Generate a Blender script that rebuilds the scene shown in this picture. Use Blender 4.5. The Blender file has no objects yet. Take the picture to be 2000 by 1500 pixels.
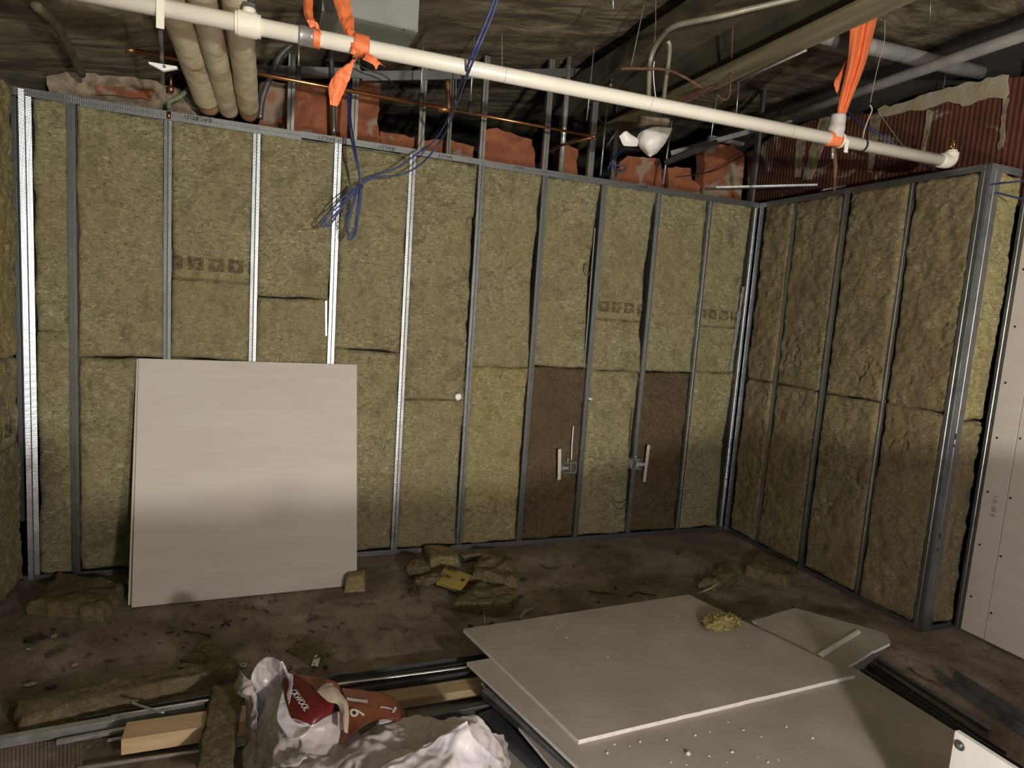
import bpy, math, random
import numpy as np
from mathutils import Matrix, Vector

# ---------------------------------------------------------------- camera, world, lights, exposure
SC = bpy.context.scene
CAM = np.array([0.868, -3.708, 1.5257]); YAW, PITCH, ROLL, F = 0.3718, 0.119, 0.0696, 1258.9
def cam_axes():
    cy, sy = math.cos(YAW), math.sin(YAW)
    f = np.array([sy*math.cos(PITCH), cy*math.cos(PITCH), -math.sin(PITCH)])
    rt = np.array([cy, -sy, 0.0]); up = np.cross(rt, f)
    c, s = math.cos(ROLL), math.sin(ROLL)
    return c*rt+s*up, -s*rt+c*up, f
RT, UP, FW = cam_axes()
cd = bpy.data.cameras.new('camera'); cam = bpy.data.objects.new('camera', cd)
SC.collection.objects.link(cam); SC.camera = cam
cd.sensor_width = 36; cd.lens = F/2000*36; cd.clip_start = .02
m = Matrix.Identity(4)
for i in range(3):
    m[i][0], m[i][1], m[i][2], m[i][3] = RT[i], UP[i], -FW[i], CAM[i]
cam.matrix_world = m

wd = bpy.data.worlds.new('world'); SC.world = wd; wd.use_nodes = True
wd.node_tree.nodes['Background'].inputs[0].default_value = (.90, .86, .84, 1)
wd.node_tree.nodes['Background'].inputs[1].default_value = .31
LP = (1.55, -5.8, 1.5)
ld = bpy.data.lights.new('work_lamp_light', 'POINT'); ld.energy = 620; ld.shadow_soft_size = .05; ld.color = (1, .945, .82)
lo = bpy.data.objects.new('work_lamp_light', ld); lo.location = LP; SC.collection.objects.link(lo)
l2 = bpy.data.lights.new('low_lamp_light', 'POINT'); l2.energy = 108; l2.shadow_soft_size = .05; l2.color = (1, .93, .85)
lo2 = bpy.data.objects.new('low_lamp_light', l2); lo2.location = (1.72, -4.08, .92); SC.collection.objects.link(lo2)
SC.view_settings.view_transform = 'Standard'; SC.view_settings.look = 'None'
SC.view_settings.exposure = 0; SC.view_settings.gamma = 1; SC.view_settings.use_curve_mapping = False

# ---------------------------------------------------------------- pixel rays met with real planes
def ray(u, v): return (u-1000)/F*RT-(v-750)/F*UP+FW
def Zp(u, v, z=0.): d = ray(u, v); return CAM+(z-CAM[2])/d[2]*d
def Yp(u, v, y=0.): d = ray(u, v); return CAM+(y-CAM[1])/d[1]*d
def Xp(u, v, x): d = ray(u, v); return CAM+(x-CAM[0])/d[0]*d

# ---------------------------------------------------------------- noise
def _h(i, j, k, s):
    n = (i*374761393+j*668265263+k*1274126177+s*974634757) & 0xffffffff
    n = ((n ^ (n >> 13))*1103515245) & 0xffffffff
    n = ((n ^ (n >> 15))*2246822519) & 0xffffffff
    return ((n ^ (n >> 16)) & 0xffff)/65535.0
def vn(P, s=0):
    P = np.asarray(P, float); I = np.floor(P).astype(np.int64); f = P-I; f = f*f*(3-2*f); r = 0
    for a in (0, 1):
        for b in (0, 1):
            for c in (0, 1):
                w = (f[:, 0] if a else 1-f[:, 0])*(f[:, 1] if b else 1-f[:, 1])*(f[:, 2] if c else 1-f[:, 2])
                r = r+w*_h(I[:, 0]+a, I[:, 1]+b, I[:, 2]+c, s)
    return r*2-1
def fbm(P, sc, o=4, s=0):
    P = np.asarray(P, float)*sc; r = 0; a = .5
    for k in range(o): r = r+a*vn(P, s+k); P = P*2.03+17.3; a *= .5
    return r

# ---------------------------------------------------------------- objects
COL = SC.collection
def tag(o, label=None, cat=None, group=None, kind=None):
    if label: o['label'] = label
    if cat: o['category'] = cat
    if group: o['group'] = group
    if kind: o['kind'] = kind
    return o
def thing(name, label, cat, loc=(0, 0, 0), group=None):
    o = bpy.data.objects.new(name, None); COL.objects.link(o); o.location = [float(a) for a in loc]; o.empty_display_size = .05
    return tag(o, label, cat, group)
def wloc(o):
    p = np.array(o.location)
    while o.parent: o = o.parent; p = p+np.array(o.location)
    return p
class MB:
    def __init__(s): s.v = []; s.f = []; s.n = 0
    def add(s, V, Fc):
        V = np.asarray(V, float).reshape(-1, 3); s.v.append(V); s.f += [tuple(int(i)+s.n for i in f) for f in Fc]; s.n += len(V); return s
    def box(s, a, b):
        (x0, y0, z0), (x1, y1, z1) = np.minimum(a, b), np.maximum(a, b)
        V = [(x0,y0,z0),(x1,y0,z0),(x1,y1,z0),(x0,y1,z0),(x0,y0,z1),(x1,y0,z1),(x1,y1,z1),(x0,y1,z1)]
        return s.add(V, [(3,2,1,0),(4,5,6,7),(0,1,5,4),(1,2,6,5),(2,3,7,6),(3,0,4,7)])
    def slab(s, pts, t):          # polygon pts (top face) extruded by vector t
        P = np.asarray(pts, float); n = len(P); t = np.asarray(t, float)
        nn = np.cross(P[1]-P[0], P[2]-P[1]);
        if np.dot(nn, t) > 0: P = P[::-1]
        return s.add(np.vstack([P, P+t]), [tuple(range(n)), tuple(range(2*n-1, n-1, -1))]+[(i, i+n, (i+1) % n+n, (i+1) % n) for i in range(n)])
    def bar(s, a, b, w, h, up=(0, 0, 1)):     # a rectangular bar from a to b
        a = np.asarray(a, float); b = np.asarray(b, float); d = b-a; d /= np.linalg.norm(d)
        sd = np.cross(d, up); sd /= np.linalg.norm(sd); u = np.cross(sd, d)
        V = [p+sd*i*w/2+u*j*h/2 for p in (a, b) for i, j in ((-1,-1),(1,-1),(1,1),(-1,1))]
        return s.add(V, [(0,1,2,3),(7,6,5,4),(0,4,5,1),(1,5,6,2),(2,6,7,3),(3,7,4,0)])
    def tube(s, pts, r, n=12, cap=True, jit=0, seed=0):
        P = np.asarray(pts, float); m_ = len(P); R = np.full(m_, r) if np.isscalar(r) else np.asarray(r)
        T = np.gradient(P, axis=0); T /= np.linalg.norm(T, axis=1)[:, None]+1e-12
        u = np.cross(T[0], (0, 0, 1.) if abs(T[0][2]) < .9 else (1., 0, 0)); u /= np.linalg.norm(u); V = []
        for i in range(m_):
            u = u-T[i]*np.dot(u, T[i]); u /= np.linalg.norm(u); w = np.cross(T[i], u)
            a = np.arange(n)*2*math.pi/n
            V.append(P[i]+R[i]*(np.cos(a)[:, None]*u+np.sin(a)[:, None]*w))
        V = np.vstack(V)
        if jit:
            C = np.repeat(P, n, 0); V = C+(V-C)*(1+jit*fbm(V, 18, 3, seed))[:, None]
        Fc = [(i*n+j, i*n+(j+1) % n, (i+1)*n+(j+1) % n, (i+1)*n+j) for i in range(m_-1) for j in range(n)]
        if cap: Fc += [tuple(range(n-1, -1, -1)), tuple(range((m_-1)*n, m_*n))]
        return s.add(V, Fc)
    def grid(s, G, close=False):
        nu, nv = G.shape[:2]
        return s.add(G.reshape(-1, 3), [(i*nv+j, (i+1)*nv+j, (i+1)*nv+j+1, i*nv+j+1) for i in range(nu-1) for j in range(nv-1)])
    def strip(s, prof, a, b):     # open profile (3D offsets) swept from a to b
        prof = np.asarray(prof, float); n = len(prof)
        return s.add(np.vstack([prof+a, prof+b]), [(i, i+1, n+i+1, n+i) for i in range(n-1)])
    def disc(s, c, nrm, r, h, n=20):
        c = np.asarray(c, float); nrm = np.asarray(nrm, float)/np.linalg.norm(nrm)
        return s.tube([c, c+nrm*h], r, n)
    def build(s, name, mat, parent=None, smooth=False, solid=0, bevel=0):
        V = np.vstack(s.v)
        if parent is not None: V = V-wloc(parent)
        me = bpy.data.meshes.new(name); me.from_pydata(V.tolist(), [], s.f); me.update()
        if smooth: me.polygons.foreach_set('use_smooth', [True]*len(me.polygons))
        me.materials.append(mat); o = bpy.data.objects.new(name, me); COL.objects.link(o)
        if parent is not None: o.parent = parent
        if solid: md = o.modifiers.new('solid', 'SOLIDIFY'); md.thickness = abs(solid); md.offset = -1 if solid > 0 else 0
        if bevel: md = o.modifiers.new('bevel', 'BEVEL'); md.width = bevel; md.segments = 2; md.limit_method = 'ANGLE'
        return o
def cr(pts, n=8):
    """smooth curve through the points"""
    P = np.asarray(pts, float); Q = np.vstack([2*P[0]-P[1], P, 2*P[-1]-P[-2]]); out = []
    for i in range(1, len(Q)-2):
        for t in np.linspace(0, 1, n, endpoint=False):
            a, b, c, d = Q[i-1], Q[i], Q[i+1], Q[i+2]
            out.append(.5*((2*b)+(c-a)*t+(2*a-5*b+4*c-d)*t*t+(-a+3*b-3*c+d)*t**3))
    out.append(P[-1]); return np.array(out)
def patch(rows, n=10, amp=0, sc=20, seed=0, ridge=True, m=None):
    """smooth surface through a grid of 3D control points, with crumple noise"""
    A = np.array([cr(r, n) for r in rows]); B = np.array([cr(A[:, j], m or n) for j in range(A.shape[1])]).transpose(1, 0, 2)
    if amp:
        N = np.cross(np.gradient(B, axis=0), np.gradient(B, axis=1)); N /= np.linalg.norm(N, axis=2)[:, :, None]+1e-9
        q = B.reshape(-1, 3); f = fbm(q+.05*fbm(q, sc*.6, 2, seed+9)[:, None], sc, 4, seed)
        if ridge: f = .5-np.abs(f)*3.2
        B = B+N*(f*amp).reshape(B.shape[:2])[:, :, None]
    return B
def text_mesh(name, body, size, mat, parent, org, ux, uy, extrude=.0004, align='LEFT', bold=0):
    cu = bpy.data.curves.new(name, 'FONT'); cu.body = body; cu.size = size; cu.extrude = extrude; cu.align_x = align; cu.offset = bold
    t = bpy.data.objects.new('tmp_text', cu); COL.objects.link(t)
    dg = bpy.context.evaluated_depsgraph_get(); dg.update()
    me = bpy.data.meshes.new_from_object(t.evaluated_get(dg)); bpy.data.objects.remove(t); bpy.data.curves.remove(cu)
    ux = np.asarray(ux, float); ux /= np.linalg.norm(ux); uy = np.asarray(uy, float); uy = uy-ux*np.dot(ux, uy); uy /= np.linalg.norm(uy); uz = np.cross(ux, uy)
    base = wloc(parent) if parent is not None else 0
    for v in me.vertices: c = np.array(v.co); v.co = np.asarray(org)+ux*c[0]+uy*c[1]+uz*c[2]-base
    me.materials.clear(); me.materials.append(mat); me.name = name
    o = bpy.data.objects.new(name, me); COL.objects.link(o); o.parent = parent
    return o

# ---------------------------------------------------------------- materials
class NT:
    def __init__(s, name):
        s.m = bpy.data.materials.new(name); s.m.use_nodes = True; s.t = s.m.node_tree; s.b = s.t.nodes['Principled BSDF']
        s.pos = s.t.nodes.new('ShaderNodeNewGeometry').outputs['Position']
    def set(s, sock, v):
        if isinstance(v, bpy.types.NodeSocket): s.t.links.new(v, sock)
        elif isinstance(v, (tuple, list)) and len(v) == 3 and sock.type == 'RGBA': sock.default_value = (*v, 1)
        else: sock.default_value = v
    def map(s, sc=(1, 1, 1), rot=(0, 0, 0)):
        n = s.t.nodes.new('ShaderNodeMapping'); s.set(n.inputs[0], s.pos); n.inputs['Scale'].default_value = sc; n.inputs['Rotation'].default_value = rot; return n.outputs[0]
    def noise(s, sc, det=4, dist=0, rough=.5, vec=None):
        n = s.t.nodes.new('ShaderNodeTexNoise'); s.set(n.inputs['Vector'], vec or s.pos)
        n.inputs['Scale'].default_value = sc; n.inputs['Detail'].default_value = det; n.inputs['Distortion'].default_value = dist; n.inputs['Roughness'].default_value = rough
        return n.outputs[0]
    def ramp(s, f, stops):
        n = s.t.nodes.new('ShaderNodeValToRGB'); s.set(n.inputs[0], f); e = n.color_ramp.elements
        while len(e) < len(stops): e.new(.5)
        for k, (p, c) in zip(e, stops): k.position = p; k.color = (*c, 1) if isinstance(c, (tuple, list)) else (c, c, c, 1)
        return n.outputs[0]
    def mix(s, f, a, b, mode='MIX'):
        n = s.t.nodes.new('ShaderNodeMix'); n.data_type = 'RGBA'; n.blend_type = mode; s.set(n.inputs[0], f); s.set(n.inputs[6], a); s.set(n.inputs[7], b); return n.outputs[2]
    def math(s, op, a, b=0.):
        n = s.t.nodes.new('ShaderNodeMath'); n.operation = op; s.set(n.inputs[0], a); s.set(n.inputs[1], b); return n.outputs[0]
    def xyz(s):
        n = s.t.nodes.new('ShaderNodeSeparateXYZ'); s.set(n.inputs[0], s.pos); return n.outputs
    def bump(s, h, st, d, prev=None):
        n = s.t.nodes.new('ShaderNodeBump'); s.set(n.inputs['Height'], h); n.inputs['Strength'].default_value = st; n.inputs['Distance'].default_value = d
        if prev: s.set(n.inputs['Normal'], prev)
        return n.outputs[0]
    def out(s, col, rough=.8, metal=0., nrm=None, spec=.5, aniso=0):
        s.set(s.b.inputs['Base Color'], col); s.set(s.b.inputs['Roughness'], rough); s.set(s.b.inputs['Metallic'], metal); s.b.inputs['Specular IOR Level'].default_value = spec
        if nrm: s.set(s.b.inputs['Normal'], nrm)
        return s.m
def simple(name, a, b=None, sc=8, rough=.7, metal=0., bump=0, bd=.003, st=(1, 1, 1), det=5, dist=0, lo=.35, hi=.65, spec=.5):
    n = NT(name); v = n.map(st); f = n.noise(sc, det, dist, vec=v)
    col = n.ramp(f, [(lo, a), (hi, b or a)]); nr = n.bump(n.noise(sc*4, 4, vec=v), bump, bd) if bump else None
    return n.out(col, rough, metal, nr, spec)
def wool(name, tint=(1, 1, 1), dirt=0., band=None):
    n = NT(name); T = lambda c: tuple(a*b for a, b in zip(c, tint))
    f1 = n.noise(58, 8, 1.1, .70, n.map((.8, .8, 1.5))); f2 = n.noise(7, 9, 1.3, .68); f3 = n.noise(1.9, 5, .5)
    c = n.ramp(f1, [(.32, T((.050, .044, .022))), (.42, T((.180, .163, .090))), (.58, T((.315, .288, .172))), (.70, T((.58, .54, .37)))])
    c = n.mix(n.ramp(f2, [(.30, .9), (.35, .45), (.50, 0.)]), c, T((.065, .055, .027)))
    c = n.mix(n.math('MULTIPLY', n.ramp(f3, [(.4, 0.), (.66, 1.)]), .45), c, T((.22, .18, .09)))
    if dirt: c = n.mix(n.math('MULTIPLY', n.ramp(n.noise(3.2, 5, 1), [(.38, 1.), (.62, .35)]), dirt), c, (.07, .047, .03))
    if band:
        axis, z0 = band; X = n.xyz(); a = X[axis]; z = X[2]
        fr = n.math('FRACT', n.math('MULTIPLY', a, 10.5)); zr = n.math('MULTIPLY', n.math('SUBTRACT', z, z0), 15.)
        inb = n.math('MULTIPLY', n.math('GREATER_THAN', zr, 0.), n.math('LESS_THAN', zr, 1.))
        blk = n.math('GREATER_THAN', fr, .22)
        tri = n.math('LESS_THAN', n.math('ABSOLUTE', n.math('SUBTRACT', fr, .61)), n.math('MULTIPLY', n.math('SUBTRACT', zr, .15), .34))
        tri = n.math('MULTIPLY', tri, n.math('LESS_THAN', zr, .72))
        k = n.math('MULTIPLY', n.math('MULTIPLY', inb, blk), n.math('SUBTRACT', 1., n.math('MULTIPLY', tri, .75)))
        l2 = n.math('MULTIPLY', n.math('GREATER_THAN', zr, -.9), n.math('LESS_THAN', zr, -.62))
        k = n.math('MAXIMUM', k, n.math('MULTIPLY', l2, .8))
        k = n.math('MULTIPLY', k, n.ramp(n.noise(22, 4, 1), [(.3, .25), (.6, .75)]))
        c = n.mix(k, c, (.055, .034, .018))
    h = n.mix(.5, f1, n.noise(120, 5, 1.2, .6)); nr = n.bump(f2, .55, .018); nr = n.bump(h, .9, .007, nr)
    return n.out(c, .95, 0., nr, .15)
def steel(name, axis=2, col=(.38, .39, .41), rough=.27, pitch=45., kn=.25):
    n = NT(name); w = n.t.nodes.new('ShaderNodeTexWave'); n.set(w.inputs['Vector'], n.pos)
    w.bands_direction = 'XYZ'[axis]; w.inputs['Scale'].default_value = pitch; w.inputs['Distortion'].default_value = .3
    f = n.noise(14, 5, .4); c = n.mix(n.ramp(f, [(.4, 0.), (.7, .55)]), col, tuple(a*.55 for a in col))
    nr = n.bump(w.outputs[1], kn, .0016); nr = n.bump(n.noise(5, 3), .25, .01, nr)
    return n.out(c, n.math('ADD', n.math('MULTIPLY', f, .20), rough-.1), .90, nr)

WOOL = wool('wool'); WOOLP = [wool('wool_print_a', band=(0, 1.60)), wool('wool_print_b', band=(0, 1.535)), wool('wool_print_side', band=(1, .78))]
WOOLD = wool('wool_brown', (.44, .37, .36), .30); WOOLF = wool('wool_floor', (.85, .80, .78), .35); WOOLY = wool('wool_yellow', (1.12, 1.08, .95))
WOOLR = wool('wool_dusty', (.92, .86, .84), .28); WOOLC = wool('wool_clump', (1.5, 1.45, 1.1))
STZ = steel('steel_ribbed_z', 2); STX = steel('steel_ribbed_x', 0, (.30, .31, .32), .36); STY = steel('steel_ribbed_y', 1, (.26, .27, .28), .40)
STP = steel('steel_plain', 0, (.27, .28, .30), .36, 8, .03); STDK = steel('steel_dull', 0, (.20, .20, .20), .5, 8, .03); STW = steel('steel_worn', 2, (.30, .30, .28), .5, 9, .05)
INK = simple('black_ink', (.015, .015, .016), rough=.6); SCREW = simple('screw_steel', (.6, .6, .6), rough=.25, metal=1.)
PAPER = simple('gypsum_paper', (.50, .46, .415), (.53, .495, .445), 3, .85, bump=.05, bd=.001, st=(1, 1, 4), spec=.2)
PAPERB = simple('gypsum_paper_back', (.34, .31, .27), (.40, .37, .32), 5, .9, bump=.1, bd=.001, spec=.2)
PAPERG = simple('gypsum_paper_grey', (.19, .18, .17), (.25, .235, .22), 5, .9, bump=.1, bd=.001, spec=.2)
CORE = simple('gypsum_core', (.80, .78, .74), (.70, .68, .64), 40, .9, bump=.4, bd=.002)
PVC = simple('cream_plastic', (.74, .71, .62), (.80, .77, .68), 4, .3, spec=.5)
ORANGE = simple('orange_ribbon', (.72, .16, .055), (.84, .23, .085), 30, .55, bump=.25, bd=.002, st=(3, 3, .6))
TAPE = simple('silver_tape', (.30, .28, .28), (.42, .40, .40), 30, .35, .5, bump=.3, bd=.002); TAPEW = simple('white_tape', (.62, .58, .56), (.48, .45, .44), 60, .5, bump=.4, bd=.002, st=(1, 1, 5))
COPPER = simple('copper', (.62, .27, .10), (.72, .36, .15), 12, .3, 1.); COPPERD = simple('copper_old', (.30, .13, .06), (.50, .24, .10), 20, .45, .9)
BLUE = simple('blue_cable', (.022, .038, .12), (.035, .055, .17), 10, .45); BLACKC = simple('black_cable', (.02, .019, .018), rough=.45)
BLKM = simple('black_metal', (.018, .018, .018), rough=.4); RUST = simple('rust', (.07, .028, .014), (.15, .075, .04), 40, .85, bump=.4); SHADEW = simple('shade_dark_wall', (.022, .019, .016), (.04, .034, .028), 3, .95)
GREYP = simple('grey_pipe', (.17, .17, .165), (.26, .25, .24), 8, .6, bump=.2); BEAM = simple('olive_beam', (.22, .195, .115), (.10, .085, .05), 2.2, .75, bump=.2, st=(9, .5, 1))
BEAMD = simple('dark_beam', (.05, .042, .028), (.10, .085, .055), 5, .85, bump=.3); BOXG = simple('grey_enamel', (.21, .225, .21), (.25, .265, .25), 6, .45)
CONDU = simple('conduit_grey', (.34, .33, .25), (.20, .19, .14), 9, .5, .4, bump=.1); CONDD = simple('conduit_dark', (.12, .12, .12), (.25, .25, .25), 9, .35, .7)
PINE = simple('pine', (.52, .38, .20), (.63, .48, .28), 5, .7, st=(1, 9, 9), det=6, bump=.08); PINED = simple('pine_old', (.34, .26, .15), (.44, .34, .20), 5, .75, st=(1, 9, 9), bump=.1)
def film(name, a, b):
    n = NT(name); f = n.noise(5, 2, .8, .45); r = n.math('ABSOLUTE', n.math('SUBTRACT', f, .5)); f2 = n.noise(13, 3, 1.2, .5); r2 = n.math('ABSOLUTE', n.math('SUBTRACT', f2, .5))
    nr = n.bump(r, .5, .05); nr = n.bump(r2, .35, .012, nr)
    return n.out(n.mix(n.ramp(n.noise(6, 4), [(.4, 0.), (.6, 1.)]), a, b), .34, 0., nr, .6)
PLASTIC = film('white_film', (.50, .46, .45), (.60, .56, .56)); PLASTIW = film('bright_film', (.74, .71, .75), (.84, .81, .86))
REDF = simple('red_film', (.10, .010, .010), (.145, .014, .013), 6, .35, bump=.25); BROWNF = simple('brown_film', (.20, .062, .03), (.27, .085, .04), 6, .35, bump=.25); BEIGEF = simple('beige_film', (.45, .37, .27), (.52, .43, .32), 6, .4)
WHITE = simple('white_enamel', (.78, .78, .76), (.82, .82, .80), 5, .4, st=(9, 9, 1)); WHITEC = simple('white_cover', (.85, .83, .80), (.78, .75, .71), 12, .4, bump=.1)
BRASS = simple('brass', (.55, .36, .10), rough=.3, metal=1.); YELLOW = simple('yellow_card', (.42, .31, .07), (.48, .36, .09), 10, .8)
MORTAR = simple('mortar', (.15, .11, .07), (.32, .27, .19), 25, .95, bump=.6, bd=.01); DEBRIS = simple('debris', (.035, .028, .022), (.08, .06, .045), 40, .95, bump=.5); STONE = simple('rubble', (.24, .21, .17), (.33, .29, .24), 30, .95, bump=.5)
TWINE = simple('twine', (.42, .38, .30), rough=.9); ZINC = simple('zinc', (.42, .44, .44), (.60, .62, .62), 30, .32, .65)

def wrap_mat():
    n = NT('pipe_wrap'); f = n.noise(9, 6, 1); v = n.map((3, 22, 3)); g = n.noise(2, 4, .9, vec=v)
    c = n.ramp(f, [(.3, (.40, .32, .20)), (.5, (.56, .48, .33)), (.72, (.68, .61, .46))]); c = n.mix(n.ramp(g, [(.27, .9), (.33, 0.)]), c, (.16, .10, .05))
    return n.out(c, .85, 0., n.bump(g, .5, .006))
WRAP = wrap_mat()
def ceil_mat():
    n = NT('ceiling_concrete'); v = n.map((1.4, 2.6, 2.6)); f = n.noise(3.2, 9, 1.0, .66, v); g = n.noise(2.4, 5, .6, vec=n.map((.6, 4, 1))); h = n.noise(1.1, 4, 1)
    c = n.ramp(f, [(.30, (.07, .055, .033)), (.44, (.20, .165, .105)), (.58, (.32, .275, .185)), (.75, (.46, .41, .30))])
    c = n.mix(n.ramp(g, [(.38, .8), (.54, 0.)]), c, (.045, .032, .02)); c = n.mix(n.ramp(h, [(.35, .6), (.6, 0.)]), c, (.07, .052, .035))
    nr = n.bump(f, .9, .03); nr = n.bump(n.noise(30, 6), .5, .006, nr)
    return n.out(c, .93, 0., nr)
CEIL = ceil_mat()
def floor_mat():
    n = NT('floor_concrete'); f = n.noise(2.6, 10, .25, .72); g = n.noise(11, 9, .3, .72); h = n.noise(60, 4)
    c = n.ramp(f, [(.3, (.10, .07, .05)), (.46, (.19, .15, .115)), (.58, (.29, .245, .195)), (.68, (.42, .37, .31))])
    c = n.mix(n.ramp(g, [(.32, .8), (.46, 0.)]), c, (.085, .06, .042)); c = n.mix(n.ramp(h, [(.62, 0.), (.72, .5)]), c, (.40, .36, .31))
    nr = n.bump(g, .7, .014); nr = n.bump(h, .4, .004, nr)
    return n.out(c, .9, 0., nr, .25)
FLOOR = floor_mat()
def brick_mat(name, c1, c2, grooves=0):
    n = NT(name); f = n.noise(7, 8, 1, .6); g = n.noise(3.2, 6, 1.5)
    c = n.ramp(f, [(.35, c1), (.65, c2)]); c = n.mix(n.ramp(g, [(.60 if grooves else .56, 0.), (.66 if grooves else .60, .8)]), c, (.26, .22, .165)); nr = n.bump(f, .6, .008)
    if grooves:
        w = n.t.nodes.new('ShaderNodeTexWave'); n.set(w.inputs['Vector'], n.pos); w.bands_direction = 'Y' if grooves == 1 else 'Z'; w.inputs['Scale'].default_value = 11; w.inputs['Distortion'].default_value = .4
        nr = n.bump(w.outputs[1], .5, .008, nr); c = n.mix(n.ramp(w.outputs[1], [(.0, .35), (.3, 0.)]), c, (.05, .016, .010))
    return n.out(c, .92, 0., nr)
BRICK = brick_mat('brick', (.17, .052, .024), (.31, .11, .048)); TILE = brick_mat('clay_tile', (.065, .019, .011), (.12, .038, .02), 1)

# ---------------------------------------------------------------- the setting
H = 2.36
XR = 4.076; YJ = -1.54; XD = 4.34
def struct(name, mb, mat, **k): return tag(mb.build(name, mat, **k), kind='structure')
g = np.array([[(x, y, 0) for y in np.linspace(-8, 3, 90)] for x in np.linspace(-3, 6, 80)]); q = g.reshape(-1, 3); g[:, :, 2] = (fbm(q, 1.6, 4, 3)*.004-.003).reshape(g.shape[:2])
struct('floor', MB().grid(g).add([(-3, -8, -.12), (6, -8, -.12), (6, 3, -.12), (-3, 3, -.12)], [(0, 3, 2, 1)]), FLOOR, smooth=True)
cx = [-3, -1, -.4, .25, .8, 2.2, 3.0, 6.0]; cz = [2.40, 2.44, 2.47, 2.56, 2.76, 3.02, 3.12, 3.25]
g = np.array([[(x, y, float(np.interp(x, cx, cz))) for y in np.linspace(3, -4.2, 120)] for x in np.linspace(-3, 6, 150)]); q = g.reshape(-1, 3)
g[:, :, 2] += (fbm(q*np.array([1, 3, 1]), 2.2, 5, 8)*.03).reshape(g.shape[:2])
struct('ceiling', MB().grid(g).add([(-3, -4.2, 3.5), (6, -4.2, 3.5), (6, 3, 3.5), (-3, 3, 3.5)], [(0, 1, 2, 3)]), CEIL, smooth=True)
struct('wall_back', MB().box((-3, 2.4, 0), (6, 2.5, 3.4)), SHADEW)  # near black: shade of the space behind the framing put into the colour
struct('wall_left', MB().box((-.42, -4.2, 0), (-.32, 2.4, 2.40)), SHADEW)
struct('wall_right', MB().box((XD+.10, -4.2, 0), (XD+.20, 2.4, 3.3)), SHADEW)

struct('wall_inner', MB().box((-.22, .20, 0), (XD, .32, H-.035)), SHADEW)
# brick and rubble remains behind the framing
def remnant(px, y, label, mat=BRICK, cat='brickwork', t=.10, name='brick_remnant', amp=.01):
    P = np.array([Yp(u, v, y) for u, v in px]); out = []
    for i in range(len(P)):
        a, b = P[i], P[(i+1) % len(P)]; k = max(1, int(np.linalg.norm(b-a)/.03))
        for t_ in range(k): out.append(a+(b-a)*t_/k)
    out = np.array(out); j = fbm(out, 22, 3, 5)*amp*2; j2 = fbm(out, 25, 3, 7)*amp*2; out[:, 0] += j; out[:, 2] += j2
    b = MB().slab(out, (0, t, 0)); o = b.build(name, mat); o['y'] = 0; del o['y']
    return tag(o, label, cat, 'broken brickwork above the back wall framing')
YB = .22
remnant([(90,150),(130,138),(200,148),(262,150),(330,168),(400,180),(430,262),(330,245),(100,205)], YB, 'rough crumbling mortar and brick edge under the ceiling at far left', MORTAR)
remnant([(185,165),(255,172),(300,175),(292,196),(240,190),(190,183)], YB-.02, 'small orange brick patch in crumbling mortar above the left top track', BRICK, t=.05)
remnant([(505,158),(600,166),(690,168),(690,300),(505,280)], YB, 'widest orange brick block between the wrapped pipes and the orange rag')
remnant([(696,155),(742,160),(738,200),(740,262),(745,300),(696,290)], YB, 'narrow tall brick block with grey mortar top beside the blue cable')
remnant([(742,256),(800,266),(828,272),(880,272),(925,288),(925,330),(742,310)], YB, 'low broken brick course with a wavy top under the black opening')
remnant([(946,256),(970,252),(1005,262),(1040,272),(1046,322),(1046,350),(944,335)], YB, 'square brick block with pale mortar teeth on its right end')
remnant([(1094,290),(1110,284),(1128,292),(1129,335),(1129,360),(1092,350)], YB, 'smallest brick block, between the grey round post and the copper pipe end')
remnant([(1206,322),(1225,305),(1290,310),(1294,362),(1294,395),(1200,380)], YB, 'brick block directly below the white torn cover')
remnant([(1306,326),(1350,328),(1352,350),(1368,365),(1368,400),(1302,390)], YB, 'low brick stub right of the thin silver rod')
remnant([(1378,280),(1430,284),(1455,300),(1450,352),(1450,400),(1374,390)], YB, 'brick block under a small steel channel near the right corner')
# horizontal clay brick wall on the right, above the side framing
def xpoly(px, x, t, name, mat, label, cat, grp=None, amp=.01):
    P = np.array([Xp(u, v, x) for u, v in px]); out = []
    for i in range(len(P)):
        a, b = P[i], P[(i+1) % len(P)]; k = max(1, int(np.linalg.norm(b-a)/.03))
        for t_ in range(k): out.append(a+(b-a)*t_/k)
    out = np.array(out); out[:, 1] += fbm(out, 22, 3, 5)*amp*2; out[:, 2] += fbm(out, 25, 3, 7)*amp*2
    return tag(MB().slab(out, (t, 0, 0)).build(name, mat), label, cat, grp)
xpoly([(1460,300),(1520,258),(1600,232),(1700,222),(1840,190),(1960,150),(2060,150),(2060,400),(1460,420)], XD, .09, 'clay_block_wall', TILE, 'dark red ribbed clay block wall above the right framing', 'wall')
xpoly([(1712,212),(1775,195),(1850,170),(1965,146),(1968,180),(1960,192),(1930,190),(1880,208),(1850,200),(1800,213),(1722,226)], XD-.012, .01, 'plaster_patch', simple('plaster', (.30, .25, .14), (.36, .33, .25), 9, .95, bump=.5, bd=.01), 'pale beige plaster strip on top of the clay block wall', 'plaster')
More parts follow.
